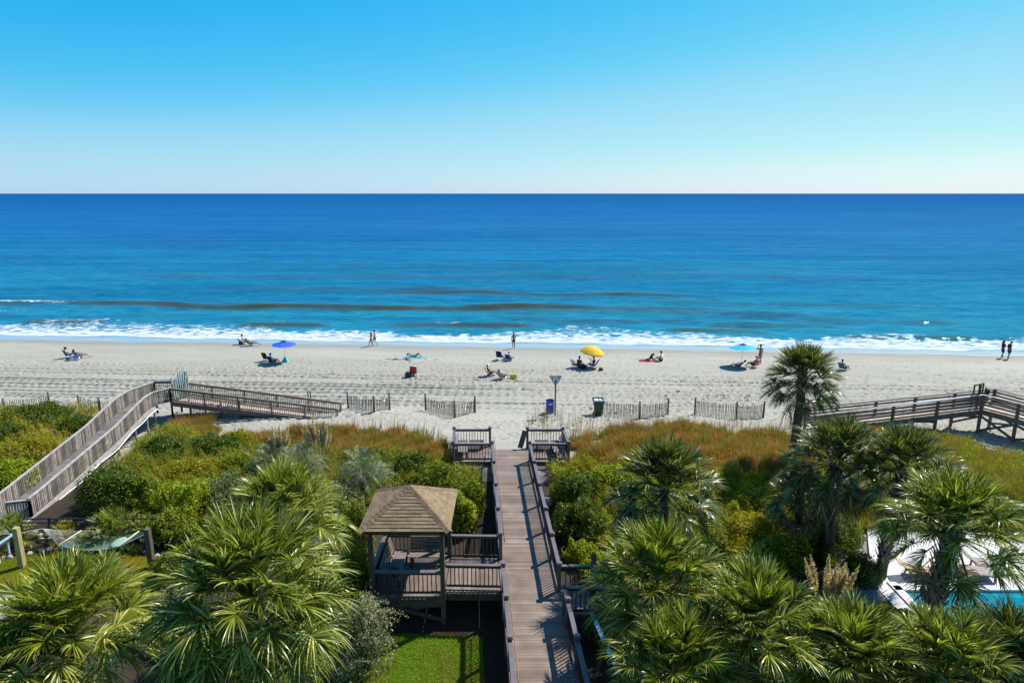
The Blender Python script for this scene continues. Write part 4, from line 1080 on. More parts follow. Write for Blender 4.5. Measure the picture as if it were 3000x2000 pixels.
# feather leaved blue green palms
def feather_palm(label, u, v, R_, hh, n=34):
    p = ground_at(u, v); th = thing('feather_palm', label, 'palm', p, 'blue green feather palms')
    top = p + Vector((0, 0, hh)); parts = []
    for i in range(n):
        f = (i + .5) / n; az = i * 2.39996; el = -0.1 + 1.3 * f
        a = np.array([math.cos(az), math.sin(az), 0]); z = np.array([0, 0, 1.0]); L = R_ * random.uniform(.85, 1.1)
        K = 30; tt = np.linspace(0.08, 1, K)[:, None]
        sp = np.array(top) + (a * math.cos(el) + z * math.sin(el)) * L * tt - z * L * (0.62 if f < .8 else .35) * tt ** 2.2
        tg = np.gradient(sp, axis=0); tg /= np.linalg.norm(tg, axis=1)[:, None]
        S = np.cross(tg, z); S /= np.linalg.norm(S, axis=1)[:, None]; N = np.cross(S, tg)
        for sd_ in (-1, 1):
            d = S * sd_ * 0.8 + tg * 0.55 + N * 0.45 + rng.normal(0, .08, (K, 3)); d /= np.linalg.norm(d, axis=1)[:, None]
            ln = 0.42 * R_ / 1.9 * np.sin(np.clip(tt[:, 0] * 3.0, .35, 2.8)) * rng.uniform(.85, 1.1, K)
            q = np.array([0, .5, 1.0]); wq = np.array([.011, .013, .002])
            P = sp[:, None, :] + d[:, None, :] * (ln[:, None] * q)[:, :, None]; P[:, :, 2] -= (0.22 * ln)[:, None] * q ** 2
            w_ = tg + rng.normal(0, .25, (K, 3))
            V = np.stack([P + w_[:, None, :] * wq[None, :, None], P - w_[:, None, :] * wq[None, :, None]], 2).reshape(-1, 3)
            li = np.arange(K)[:, None] * 6 + np.arange(2)[None, :] * 2
            parts.append((V, np.stack([li, li+1, li+3, li+2], -1).reshape(-1, 4)))
    V, F = merge(parts); np_mesh('crown', V, F, M['frond_b'], th)
    MB().tube([p - Vector((0, 0, .1)), top], [.2, .17], 10).build('trunk', M['trunk'], th, True)
feather_palm('blue green feather palm right of the pampas plumes behind the gazebo', 1065, 1440, 2.0, 1.1)
feather_palm('blue green feather palm below the pampas plumes', 880, 1425, 1.9, 1.2)
feather_palm('blue green feather palm left of the pampas plumes', 800, 1405, 1.7, 1.0, 28)

# ------------------------------------------------------------------ grasses with plumes
def blades_np(base, n, L, spread, width, droop, up=0.9, seg=4):
    az = rng.uniform(0, 2*math.pi, n); r0 = spread * np.sqrt(rng.uniform(0, 1, n))
    b = np.array(base)[None, :] + np.stack([np.cos(az)*r0, np.sin(az)*r0, np.zeros(n)], 1)
    az2 = az + rng.normal(0, .5, n); lean = rng.uniform(0.1, 1.0, n) * droop
    ln = L * rng.uniform(.6, 1.1, n); q = np.linspace(0, 1, seg + 1)
    hx = np.stack([np.cos(az2), np.sin(az2), np.zeros(n)], 1)
    P = b[:, None, :] + hx[:, None, :] * (ln * lean)[:, None, None] * (q ** 1.6)[None, :, None]
    P[:, :, 2] += (ln[:, None] * up) * (q[None, :] - 0.55 * lean[:, None] * q[None, :] ** 2.4)
    sd_ = np.stack([-np.sin(az2), np.cos(az2), np.zeros(n)], 1) + rng.normal(0, .3, (n, 3))
    wq = width * np.array([.7, 1, .9, .6, .08][:seg + 1] if seg == 4 else [.8, 1, .1][:seg + 1])
    V = np.stack([P + sd_[:, None, :]*wq[None, :, None], P - sd_[:, None, :]*wq[None, :, None]], 2).reshape(-1, 3)
    k = 2 * (seg + 1); li = np.arange(n)[:, None]*k + np.arange(seg)[None, :]*2
    return V, np.stack([li, li+1, li+3, li+2], -1).reshape(-1, 4)
def plume_np(base, tip, n=420, fat=0.18):
    base, tip = np.array(base), np.array(tip); f = rng.uniform(0, 1, n)
    ax = base + (tip - base) * f[:, None]; az = rng.uniform(0, 2*math.pi, n)
    w_ = fat * np.sin(np.clip(f*2.6 + .45, 0, 3.1)) * rng.uniform(.3, 1, n)
    d = np.stack([np.cos(az), np.sin(az), rng.uniform(-.2, .9, n)], 1); e_ = ax + d * w_[:, None] * 1.3
    s_ = rng.normal(0, .006, (n, 3)); up = np.array([0, 0, .05])
    V = np.stack([ax - s_, ax + s_, e_ + s_*1.5, e_ - s_*1.5 + up*.2], 1).reshape(-1, 3)
    return V, np.arange(n*4).reshape(-1, 4)
def pampas(label, u, v, n, L, heads, hz=(1.6, 2.2), mat='grass_olive', spread=.35, droop=.9, D=None, group='pampas grass clumps', gname='pampas_grass'):
    p = ground_at(u, v); th = thing(gname, label, 'grass clump', p, group)
    V, F = blades_np(p, n, L, spread, .011, droop); np_mesh('blades', V, F, M[mat], th)
    if heads:
        parts = []
        st = MB()
        for i in range(heads):
            a = random.uniform(0, 6.28); r = random.uniform(.1, 1.05)
            top = p + Vector((math.cos(a)*r, math.sin(a)*r*.6, random.uniform(*hz)))
            bs = p + (top - p) * .55; parts.append(plume_np(bs, top, 560, .11)); st.tube([p + (top-p)*.05, bs, top], [.008, .007, .003], 4)
        V, F = merge(parts); np_mesh('plumes', V, F, M['pampas'], th); st.build('stalks', M['pampas'], th)
    return th
pampas('pampas grass with cream plumes left of the feather palms', 820, 1385, 260, 1.5, 14, (2.1, 2.8))
pampas('pampas grass with tall cream plumes behind the feather palms', 945, 1375, 260, 1.5, 15, (2.3, 3.0))
pampas('pampas grass with upright tan plumes left of the pool corner', 2415, 1850, 420, 1.7, 18, (2.4, 3.2), mat='frond_y')
pampas('pampas clump without plumes in front of the plumed one', 2330, 1865, 420, 1.9, 0, mat='frond_y')
pampas('arching grass clump at the foot of the boardwalk palms', 2110, 1800, 260, 1.3, 0, mat='frond_y')

# ------------------------------------------------------------------ shrubs
def leaves_np(P, Nrm, ln, wd, jit=0.8):
    n = len(P)
    nr = Nrm + rng.normal(0, jit, (n, 3)); nr /= np.linalg.norm(nr, axis=1)[:, None]
    r = rng.normal(0, 1, (n, 3)); d = r - nr * np.sum(r*nr, 1)[:, None]; d /= np.linalg.norm(d, axis=1)[:, None]
    s_ = np.cross(nr, d); l_ = (ln * rng.uniform(.6, 1.3, n))[:, None]; w_ = (wd * rng.uniform(.7, 1.2, n))[:, None]
    V = np.stack([P - d*l_*.5, P + s_*w_*.5, P + d*l_*.5 - nr*l_*.12, P - s_*w_*.5], 1).reshape(-1, 3)
    return V, np.arange(4*n).reshape(-1, 4)

def shrub_np(c, Rx, Ry, Hh, n, ln, wd, lumps=14, shoots=0):
    c = np.array(c); Ls = []
    for i in range(lumps):
        a = i * 2.39996 + rng.normal(0, .5); f = (i + .5) / lumps; rr = math.sqrt(f) * .74 * rng.uniform(.75, 1.2)
        h = Hh * (0.45 + 0.33 * math.sqrt(max(0, 1 - f))) * rng.uniform(.68, 1.22)
        Ls.append((c[0] + math.cos(a)*rr*Rx, c[1] + math.sin(a)*rr*Ry, c[2] + h*.72, min(Rx, Ry) * rng.uniform(.2, .42), h*rng.uniform(.24, .44)))
    Ls = np.array(Ls); k = rng.integers(0, lumps, n)
    d = rng.normal(0, 1, (n, 3)); d[:, 2] = d[:, 2]*.9 + .25; d /= np.linalg.norm(d, axis=1)[:, None]
    r = rng.uniform(.6, 1.06, n) ** .6
    # uneven outline: little sprigs
    spr = 1 + .16 * np.sin(d[:, 0]*9 + k) * np.sin(d[:, 1]*11 + k*2) * np.sin(d[:, 2]*10)
    r = r * spr * np.where(rng.random(n) < .16, 1 + rng.exponential(.22, n), 1)
    P = Ls[k, :3] + d * np.stack([Ls[k, 3]*r, Ls[k, 3]*r, Ls[k, 4]*r + 0*r], 1)
    P[:, 2] = np.maximum(P[:, 2], c[2] + .03)
    parts = [leaves_np(P, d, ln, wd)]
    # skirt of leaves down to the ground
    m = n // 5; a = rng.uniform(0, 6.283, m); rr = rng.uniform(.75, 1.02, m)
    P2 = np.stack([c[0] + np.cos(a)*Rx*rr*.95, c[1] + np.sin(a)*Ry*rr*.95, c[2] + rng.uniform(.02, Hh*.5, m)], 1)
    parts.append(leaves_np(P2, np.stack([np.cos(a), np.sin(a), a*0 + .3], 1), ln, wd))
    return merge(parts), Ls

def shrub(label, p, Rx, Ry, Hh, mat, n=3500, ln=.125, wd=.065, lumps=26, name='shrub', group='shrubs of the dune garden', shoots=0, cat='shrub'):
    p = Vector(p); th = thing(name, label, cat, p, group)
    (V, F), Ls = shrub_np(p, Rx, Ry, Hh, n, ln, wd, lumps)
    if shoots:
        parts = [(V, F)]; st = MB()
        for i in range(shoots):
            L0 = Ls[random.randrange(len(Ls))]; a = random.uniform(-1.9, 1.2); ln_ = random.uniform(.5, 1.15)
            s0 = Vector(L0[:3]); pts = [s0 + Vector((math.cos(a)*ln_*t_, math.sin(a)*ln_*t_*.7, ln_*(.75*t_ - .75*t_*t_) + .25*t_)) for t_ in np.linspace(0, 1.25, 7)]
            st.tube(pts, [.012, .011, .01, .008, .007, .005, .003], 4)
            Q = np.array([tuple(lerp(pts[int(j//9)], pts[min(6, int(j//9)+1)], (j % 9)/9)) for j in range(6*9)]); Q = np.repeat(Q, 2, 0) + rng.normal(0, .04, (108, 3))
            parts.append(leaves_np(Q, np.tile([0, 0, 1.0], (108, 1)), ln*.8, wd*.8, .9))
        V, F = merge(parts); st.build('shoots', M['stem'], th)
    np_mesh('foliage', V, F, M[mat], th)
    m = MB()
    for i in range(6):
        L0 = Ls[(i*2) % len(Ls)]; m.tube([p - Vector((0, 0, .05)), lerp(p, L0[:3], .55) + Vector((0, 0, .08)), Vector(L0[:3])], [.035, .024, .01], 5)
    m.build('stems', M['stem'], th)
    return th
def shrub_px(label, u, v, Rx, Hh, mat, Ry=None, **kw):
    p = ground_at(u, v); return shrub(label, p, Rx, Ry or Rx*.8, Hh, mat, **kw)

# around the boardwalk and gazebo
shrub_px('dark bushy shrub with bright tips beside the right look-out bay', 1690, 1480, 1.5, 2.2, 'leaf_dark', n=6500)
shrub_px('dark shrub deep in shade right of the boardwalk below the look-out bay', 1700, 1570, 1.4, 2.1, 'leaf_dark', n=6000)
shrub_px('bright green shrub left of the round palm near the boardwalk', 1790, 1445, 1.3, 1.7, 'leaf_bright', n=5500)
shrub_px('rounded bright green bush behind the landing of the boardwalk', 1700, 1640, .85, 1.05, 'leaf_bright', n=3600, ln=.085)
shrub_px('yellow green bush between the landing and the round palm', 1775, 1680, 1.2, 1.0, 'leaf_bright', n=3800)
shrub_px('dark shrub under the round palm right of the boardwalk', 1880, 1600, 1.5, 1.5, 'leaf_dark', n=5000)
shrub_px('bright shrub along the left side of the boardwalk behind the gazebo', 1352, 1555, .75, 2.3, 'leaf_bright', n=5200, ln=.12)
shrub_px('dark leafy shrub between the gazebo and the left look-out bay', 1385, 1500, .7, 1.9, 'leaf_mid', n=4600, ln=.12)
shrub_px('green shrub in front of the left look-out bay', 1290, 1425, 1.3, 1.6, 'leaf_mid', n=5200)
shrub_px('dark shrub left of the left look-out bay among brown grass', 1215, 1385, 1.2, 1.3, 'leaf_dark', n=4600)
shrub_px('tall silvery olive bush with long shoots at the left front corner of the gazebo', 1062, 1945, 1.15, 3.1, 'leaf_silver', n=9000, ln=.085, wd=.045, shoots=26, lumps=34)
shrub_px('silvery olive bush spilling onto the near lawn', 985, 1985, 1.05, 2.0, 'leaf_silver', n=6000, ln=.085, wd=.045, shoots=14)
shrub_px('dark green climber at the left back corner of the gazebo', 1045, 1640, .9, 3.3, 'leaf_mid', n=6500, ln=.1, lumps=32)
shrub('tall leafy bush pressed against the left side of the gazebo', (GX0-.85, 22.7, 0), .75, 1.0, 3.5, 'leaf_mid', n=8000, ln=.1, lumps=32)
shrub_px('grey green bush behind the gazebo roof on the left', 985, 1500, 1.5, 1.9, 'leaf_grey', n=6000)
# left side between walkway and gazebo
shrub_px('big dark rounded shrub beside the grey walkway', 330, 1490, 1.7, 2.5, 'leaf_dark', n=9000, lumps=32)
shrub_px('bright green shrub right of the big dark shrub by the grey walkway', 415, 1490, 1.1, 1.9, 'leaf_mid', n=5600)
shrub_px('leafy grey green shrub with long leaves behind the spreading fan palm', 560, 1505, 1.7, 2.1, 'leaf_bright', n=7500, ln=.16, wd=.05)
shrub_px('grey green shrub left of the bright sabal palm', 680, 1480, 1.6, 1.9, 'leaf_grey', n=6500, ln=.14, wd=.05)
shrub_px('olive shrub above the hammock', 505, 1575, 1.2, 1.6, 'leaf_mid', n=5200)
shrub_px('dark low shrub on the dune crest right of the grey walkway', 480, 1330, 1.5, 1.2, 'leaf_dark', n=5600)
shrub_px('dark low shrub on the dune below the grey ramp', 625, 1325, 1.7, 1.2, 'leaf_dark', n=6000)
shrub_px('yellow green shrub on the slope right of the grey walkway', 560, 1390, 1.7, 1.0, 'leaf_yellow', n=5600)
shrub_px('green shrub between the dune crest and the feather palms', 690, 1380, 1.4, 1.2, 'leaf_mid', n=5200)
shrub_px('brown green scrub bush at the sand patch below the ramp', 700, 1295, 1.2, .8, 'leaf_yellow', n=3800)
shrub_px('dark bush on the dune crest left of the grey walkway', 110, 1240, 2.4, 1.5, 'leaf_dark', n=8000, lumps=32)
shrub_px('dark bush against the left rail of the grey walkway', 235, 1262, 1.5, 1.2, 'leaf_dark', n=5600)
shrub_px('yellow green bush on the slope left of the grey walkway', 90, 1330, 2.0, 1.1, 'leaf_yellow', n=6000)
shrub_px('bright green bush at the far left edge below the dune', 30, 1420, 1.6, 1.6, 'leaf_bright', n=6000)
shrub_px('dark bush at the far left edge on the dune', 5, 1290, 1.7, 1.3, 'leaf_dark', n=5000)
# right side
shrub_px('rounded variegated shrub between the two right hand palm groups', 2285, 1655, 1.35, 1.9, 'leaf_mid', n=7000, ln=.13, wd=.07)
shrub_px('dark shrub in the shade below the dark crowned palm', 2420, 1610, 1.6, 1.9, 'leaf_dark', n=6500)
shrub_px('brownish shrub left of the rounded variegated shrub', 2190, 1585, 1.5, 1.5, 'leaf_yellow', n=5200)
shrub_px('shrub under the broad palm by the pool gravel', 2520, 1700, .9, 1.3, 'leaf_dark', n=4200)
shrub_px('green shrub at the right edge behind the broad palm', 2960, 1545, 1.8, 1.5, 'leaf_mid', n=6000)
shrub_px('dark shrub left of the fallen dead fronds right of the boardwalk', 2060, 1640, 1.3, 1.2, 'leaf_dark', n=4600)
# dark planting between the near palms
for i, (lab, u, v, Rx, Hh, mt) in enumerate([
    ('low dark bush between the bushy corner palm and the huge palm', 470, 1850, 1.3, 1.2, 'leaf_dark'),
    ('grey twiggy bush under the left side of the huge palm', 515, 1770, 1.0, .8, 'leaf_grey'),
    ('low dark bush at the foot of the huge palm', 640, 1990, 1.6, 1.4, 'leaf_dark'),
    ('dark bush between the huge palm and the silvery bush', 880, 1890, 1.1, 1.9, 'leaf_dark'),
    ('dark bush under the palms right of the boardwalk rail', 1830, 1880, 1.4, 1.3, 'leaf_dark'),
    ('dark bush between the lowest palm and the large palm', 2090, 1930, 1.6, 1.5, 'leaf_dark'),
    ('dark bush below the pampas clump at the bottom right', 2380, 1960, 1.7, 1.6, 'leaf_mid'),
    ('dark bush between the drooping palm and the pool palm', 2620, 1940, 1.5, 1.3, 'leaf_mid'),
    ('dark bush at the bottom right corner', 2890, 1960, 1.5, 1.4, 'leaf_dark'),
    ('leafy bush right of the dark hammock post', 520, 1690, 1.2, 1.3, 'leaf_mid'),
    ('green bush filling the gap left of the bright sabal palm', 600, 1660, 1.4, 1.6, 'leaf_bright'),
    ('grey green bush right of the bright sabal palm', 960, 1690, 1.1, 2.0, 'leaf_grey'),
    ('mixed green bush between the huge palm and the gazebo', 960, 1800, 1.0, 2.2, 'leaf_mid'),
    ('yellow green bush left of the huge palm skirt', 545, 1900, 1.2, 1.3, 'leaf_yellow'),
    ('bright bush beside the right rail under the palms', 1800, 1790, .9, 1.0, 'leaf_bright'),
    ('green bush filling between the round palm and the leaning palm', 2080, 1740, 1.3, 1.3, 'leaf_bright'),
    ('olive bush along the lower pool edge', 2600, 1830, 1.0, .8, 'leaf_yellow'),
    ('yellow green bush at the foot of the round palm', 2010, 1590, 1.3, .9, 'leaf_bright')]):
    shrub_px(lab, u, v, Rx, Hh, mt, n=5200)
shrub_px('small twiggy grey shrub growing from a dark pot before the hammock', 236, 1700, .62, 1.25, 'leaf_grey', n=2600, ln=.06, wd=.035, lumps=9)

# ------------------------------------------------------------------ dune scrub and dune grass (uncountable)
def in_poly(px, py, poly):
    x = np.asarray(px); y = np.asarray(py); ins = np.zeros(x.shape, bool); n = len(poly)
    for i in range(n):
        (x1, y1), (x2, y2) = poly[i], poly[(i+1) % n]
        c = ((y1 > y) != (y2 > y)) & (x < (x2 - x1) * (y - y1) / (y2 - y1 + 1e-12) + x1)
        ins ^= c
    return ins
def zone(pix):
    return [tuple(ground_at(u, v).xy) for u, v in pix]
def sample(poly, n, edge=0.8):
    P = np.array(poly); lo, hi = P.min(0), P.max(0); out = []; tot = 0
    while tot < n:
        q = rng.uniform(lo, hi, (n*2, 2))
        w_ = edge * np.stack([np.sin(q[:, 1]*1.7)*.6 + np.sin(q[:, 1]*4.1)*.4, np.cos(q[:, 0]*1.3)*.6 + np.sin(q[:, 0]*3.7)*.4], 1)
        q = q[in_poly(q[:, 0] + w_[:, 0], q[:, 1] + w_[:, 1], poly)]
        xc = -0.055 + 0.0633 * (34.7 - q[:, 1])
        q = q[(np.abs(q[:, 0] - xc) > 1.35) & ~((np.abs(q[:, 0] - xc) < 3.5) & (q[:, 1] > 34.2) & (q[:, 1] < 38))]
        q = q[~((q[:, 0] > XL - .25) & (q[:, 0] < XR + .25) & (q[:, 1] < 43))]
        out.append(q); tot += len(q)
    return np.concatenate(out)[:n]
def scrub_surface(q, amp, seed):
    h = amp * (0.55 + 0.42 * lumpy(q[:, 0], q[:, 1], seed)) + 0.34 * amp * (np.sin(q[:, 0]*5.3 + 2*np.sin(q[:, 1]*2.1)) * np.cos(q[:, 1]*4.7 + 2*np.sin(q[:, 0]*1.7))) + 0.12 * np.sin(q[:, 0]*13.1) * np.cos(q[:, 1]*11.3)
    return gz_np(q[:, 0], q[:, 1]), np.maximum(h, .03)
def scrub(name, label, pix, n, mat, amp=.7, ln=.1, wd=.05, seed=1.0, thr=None):
    q = sample(zone(pix), n); g, h = scrub_surface(q, amp, seed)
    if thr is not None:
        k = lumpy(q[:, 0]*.6, q[:, 1]*.6, seed+5) > thr; q, g, h = q[k], g[k], h[k]
    e_ = .15; hx = scrub_surface(q + [e_, 0], amp, seed)[1]; hy = scrub_surface(q + [0, e_], amp, seed)[1]
    nr = np.stack([-(hx-h)/e_, -(hy-h)/e_, np.ones(len(q))], 1)
    P = np.stack([q[:, 0], q[:, 1], g + h * rng.uniform(.45, 1.1, len(q)) + rng.exponential(.05, len(q))], 1)
    V, F = leaves_np(P, nr, ln, wd, .95)
    return tag(np_mesh(name, V, F, M[mat]), label, kind='stuff')
def dune_grass(name, label, pix, n, mat, L=.5, width=.006, thr=None, seed=2.0, droop=.7, edge=.8, tuft=30):
    q = sample(zone(pix), max(1, n // tuft), edge)
    if thr is not None: q = q[lumpy(q[:, 0]*.9, q[:, 1]*.9, seed) > thr]
    q = np.repeat(q, tuft, 0); n = len(q); az = rng.uniform(0, 6.283, n); sp = rng.uniform(0, .16, n); tl = np.repeat(rng.uniform(.55, 1.35, n // tuft), tuft)
    q = q + np.stack([np.cos(az)*sp, np.sin(az)*sp], 1); lean = rng.uniform(.1, 1, n)*droop; ln = L*tl*rng.uniform(.6, 1.2, n)*(1 + .35*lumpy(q[:, 0], q[:, 1], seed))
    b = np.stack([q[:, 0], q[:, 1], gz_np(q[:, 0], q[:, 1]) - .02], 1); t_ = np.array([0, .5, 1.0])
    hx = np.stack([np.cos(az), np.sin(az), 0*az], 1)
    P = b[:, None, :] + hx[:, None, :]*(ln*lean)[:, None, None]*(t_**1.6)[None, :, None]
    P[:, :, 2] += ln[:, None]*(t_[None, :] - .4*lean[:, None]*t_[None, :]**2)
    sd_ = np.stack([-np.sin(az), np.cos(az), 0*az], 1) + rng.normal(0, .4, (n, 3)); wq = width*np.array([1, .8, .1])
    V = np.stack([P + sd_[:, None, :]*wq[None, :, None], P - sd_[:, None, :]*wq[None, :, None]], 2).reshape(-1, 3)
    li = np.arange(n)[:, None]*6 + np.arange(2)[None, :]*2
    F = np.stack([li, li+1, li+3, li+2], -1).reshape(-1, 4)
    return tag(np_mesh(name, V, F, M[mat]), label, kind='stuff')

ZBL = [(700, 1300), (830, 1272), (1000, 1262), (1250, 1288), (1325, 1312), (1325, 1370), (1180, 1350), (1000, 1340), (840, 1320)]
ZML = [(395, 1330), (450, 1275), (560, 1275), (700, 1298), (850, 1318), (1000, 1330), (1330, 1350), (1400, 1400), (1400, 1540), (1150, 1520), (800, 1540), (420, 1560), (240, 1490)]
ZLL = [(-160, 1215), (100, 1205), (270, 1215), (330, 1222), (20, 1480), (-160, 1520)]
ZBR = [(1680, 1285), (1800, 1272), (1950, 1246), (2050, 1258), (2200, 1275), (2420, 1290), (2420, 1420), (2150, 1420), (1900, 1400), (1680, 1360)]
ZMR = [(1600, 1400), (1690, 1350), (1900, 1390), (2150, 1405), (2420, 1410), (2550, 1600), (2200, 1680), (1950, 1620), (1690, 1600)]
ZRR = [(2480, 1260), (2680, 1262), (2780, 1285), (3000, 1350), (3200, 1400), (3200, 1560), (3000, 1560), (2500, 1560)]
scrub('dune_scrub', 'mixed green scrub carpeting the dune between the grey walkway and the gazebo', ZML, 95000, 'leaf_mid', .8, .10, .05, 1.0)
scrub('dune_scrub', 'yellowish scrub growing through the green dune scrub on the left', ZML, 40000, 'leaf_yellow', .86, .09, .04, 1.0, -.05)
scrub('dune_scrub', 'dark yellow green scrub left of the grey walkway', ZLL, 50000, 'leaf_yellow', .9, .10, .05, 3.0)
scrub('dune_scrub', 'dark green scrub mixed into the far left dune', ZLL, 30000, 'leaf_dark', .95, .10, .05, 3.0, 0.0)
scrub('dune_scrub', 'yellow green scrub behind the palms right of the boardwalk', ZMR, 70000, 'leaf_bright', .8, .09, .045, 4.0)
scrub('dune_scrub', 'olive scrub patches right of the boardwalk', ZMR, 75000, 'leaf_yellow', .88, .10, .05, 4.0, -.4)
scrub('dune_scrub', 'lime green scrub in front of the brown walkway', ZRR, 50000, 'leaf_bright', .6, .08, .035, 6.0, -.2)
dune_grass('dune_grass', 'brown autumn grass on the dune left of the boardwalk', ZBL, 60000, 'grass_brown', .66, .012, thr=-.32)
dune_grass('dune_grass', 'olive grass on the dune left of the boardwalk', ZBL, 45000, 'grass_olive', .62, thr=-.1)
dune_grass('dune_grass', 'rust brown grass on the dune right of the boardwalk', ZBR, 110000, 'grass_brown', .62, .012, thr=-.36)
dune_grass('dune_grass', 'olive grass on the dune right of the boardwalk', ZBR, 70000, 'grass_olive', .6, thr=-.05)
dune_grass('dune_grass', 'olive green grass in front of the brown walkway', ZRR, 110000, 'grass_olive', .6)
dune_grass('dune_grass', 'brown grass tufts in front of the brown walkway', [(2500, 1260), (2690, 1265), (2800, 1300), (2900, 1360), (2700, 1400), (2520, 1350)], 30000, 'grass_brown', .65, thr=.1)
dune_grass('dune_grass', 'reddish grass tuft under the grey ramp', [(520, 1250), (600, 1235), (650, 1245), (640, 1275), (540, 1280)], 12000, 'grass_brown', .75)
dune_grass('dune_grass', 'sparse olive grass in the scrub on the left dune', ZML, 45000, 'grass_olive', .85, thr=.1)
dune_grass('dune_grass', 'sparse olive grass in the scrub on the right dune', ZMR, 40000, 'grass_olive', .8, thr=.1)
scrub('dune_scrub', 'low green scrub tufts in the rust brown grass right of the boardwalk', ZBR, 30000, 'leaf_yellow', .62, .09, .04, 7.0, .22)
scrub('dune_scrub', 'low green scrub tufts in the brown grass left of the boardwalk', ZBL, 16000, 'leaf_yellow', .62, .09, .04, 8.0, .2)
dune_grass('sea_oats', 'thin dry sea oats on the pale sand around the beach end of the boardwalk', [(1540, 1262), (1560, 1222), (1700, 1228), (1850, 1240), (2100, 1262), (1950, 1275), (1680, 1300)], 900, 'oats', 1.0, .011, thr=-.2, droop=.3, edge=.2, tuft=3)
dune_grass('sea_oats', 'dry straw stalks standing above the rust brown grass right of the boardwalk', ZBR, 3600, 'oats', .85, .012, thr=-.3, droop=.35, edge=.5, tuft=4)
dune_grass('sea_oats', 'dry straw stalks standing above the brown grass left of the boardwalk', ZBL, 2200, 'oats', .85, .012, thr=-.3, droop=.35, edge=.5, tuft=4)
dune_grass('sea_oats', 'thin dry sea oats behind the brown grass left of the boardwalk', [(1000, 1262), (1100, 1250), (1300, 1285), (1320, 1310), (1150, 1290)], 500, 'oats', 1.0, .011, thr=-.2, droop=.3, edge=.2, tuft=3)
dune_grass('sea_oats', 'thin dry sea oats in front of the brown walkway', [(2060, 1262), (2150, 1245), (2330, 1255), (2420, 1285), (2250, 1290), (2500, 1262), (2800, 1285), (2700, 1292)], 700, 'oats', 1.0, .011, thr=-.2, droop=.3, edge=.2, tuft=3)

# ------------------------------------------------------------------ lawns
M['turf'] = pm('turf_soil', (0.09, 0.14, 0.012), 0.9, 0.3, 3, spec=.1)
M['turf_lime'] = pm('lime_turf_soil', (0.15, 0.17, 0.012), 0.9, 0.3, .7, spec=.1, col2=(0.21, 0.16, 0.015))
def lawn(label, pts, mat):
    me = MB(); P = [(x, y) for x, y in pts]
    me.poly([(x, y, gz(x, y) + .012) for x, y in P]); return tag(me.build('lawn', M[mat]), label, kind='structure')
LN = [(-6.6, 13.5), (bx(13.5, -1.7), 13.5), (bx(21.5, -1.9), 21.2), (-4.9, 21.4), (-5.9, 20), (-6.4, 17)]
lawn('bright green lawn below the gazebo', LN, 'turf')
def turf(name, label, poly, n, mat, L=.07, w_=.006):
    q = sample(poly, n, .05)
    az = rng.uniform(0, 6.283, n); l_ = L*rng.uniform(.6, 1.2, n); b = np.stack([q[:, 0], q[:, 1], gz_np(q[:, 0], q[:, 1]) + .01], 1)
    tip = b + np.stack([np.cos(az)*l_*.6, np.sin(az)*l_*.6, l_], 1); s_ = np.stack([-np.sin(az), np.cos(az), 0*az], 1)*w_
    V = np.stack([b - s_, b + s_, tip + s_*.2, tip - s_*.2], 1).reshape(-1, 3)
    return tag(np_mesh(name, V, np.arange(4*n).reshape(-1, 4), M[mat]), label, kind='stuff')
turf('grass', 'short bright green grass of the lawn below the gazebo', LN, 70000, 'grass_green', .075, .008)
g_ = lambda u, v: tuple(ground_at(u, v).xy)
LL = [g_(-150, 1735), g_(-150, 1640), g_(0, 1640), g_(150, 1618), g_(260, 1612), g_(380, 1618), g_(470, 1650), g_(480, 1720), g_(330, 1750), g_(130, 1722)]
lawn('yellow green lawn under the hammock', LL, 'turf_lime')
turf('grass', 'short yellow green grass under the hammock', LL, 70000, 'grass_lime', .06, .008)
# concrete path at the lower left
M['path'] = pm('pale_grey_concrete', (0.22, 0.25, 0.24), 0.8, 0.08, 1.5)
pp = [(-45, 20.2), (-20.3, 20.4), (-19.7, 21.2), (-19.6, 22.4), (-20.0, 23.3), (-21, 23.6), (-45, 23.8)]
tag(MB().slab([(x, y, .05) for x, y in pp], .06).build('path', M['path']), 'pale concrete path below the left lawn', kind='structure')

# stones edging the bed behind the hammock
stones = []
for k in range(4):
    m = MB(); m.sphere((0, 0, 0), 1.0, 9, 6)
    m.v = [(x*(1+.18*math.sin(5*y+k)), y*(.8+.15*math.cos(4*z+k*2)), z*.6*(1+.2*math.sin(3*x+k))) for x, y, z in m.v]
    me = bpy.data.meshes.new('stone'); me.from_pydata(m.v, [], m.f); me.materials.append(M['rock']); me.update(); stones.append(me)
def put_stone(p, r, label, group):
    o = bpy.data.objects.new('stone', stones[random.randrange(4)]); C.objects.link(o)
    o.location = p + Vector((0, 0, r*.35)); o.scale = (r, r, r); o.rotation_euler = (random.uniform(-.3, .3), random.uniform(-.3, .3), random.uniform(0, 6))
    tag(o, label, 'stone', group)
def polyline(pix, step):
    P = [ground_at(u, v) for u, v in pix]; out = []
    for a, b_ in zip(P[:-1], P[1:]):
        n = max(1, int((b_-a).length/step)); out += [lerp(a, b_, i/n) for i in range(n)]
    return out
for p in polyline([(-20, 1638), (60, 1630), (150, 1610), (260, 1603), (350, 1603), (400, 1612), (445, 1622), (480, 1640)], .3):
    put_stone(p + Vector((random.uniform(-.06, .06), random.uniform(-.06, .06), 0)), random.uniform(.11, .19), 'pale rounded stone in the row edging the left lawn', 'pale stones edging the left lawn')
for i in range(46):
    p = ground_at(random.uniform(100, 300), random.uniform(1557, 1582)); put_stone(p, random.uniform(.08, .17), 'pale stone in the loose bed behind the black fence', 'loose pale stones behind the black fence')
p = ground_at(1606, 1475); put_stone(p + Vector((0, 0, .0)), .38, 'large tan boulder in the shade right of the boardwalk', 'boulders')

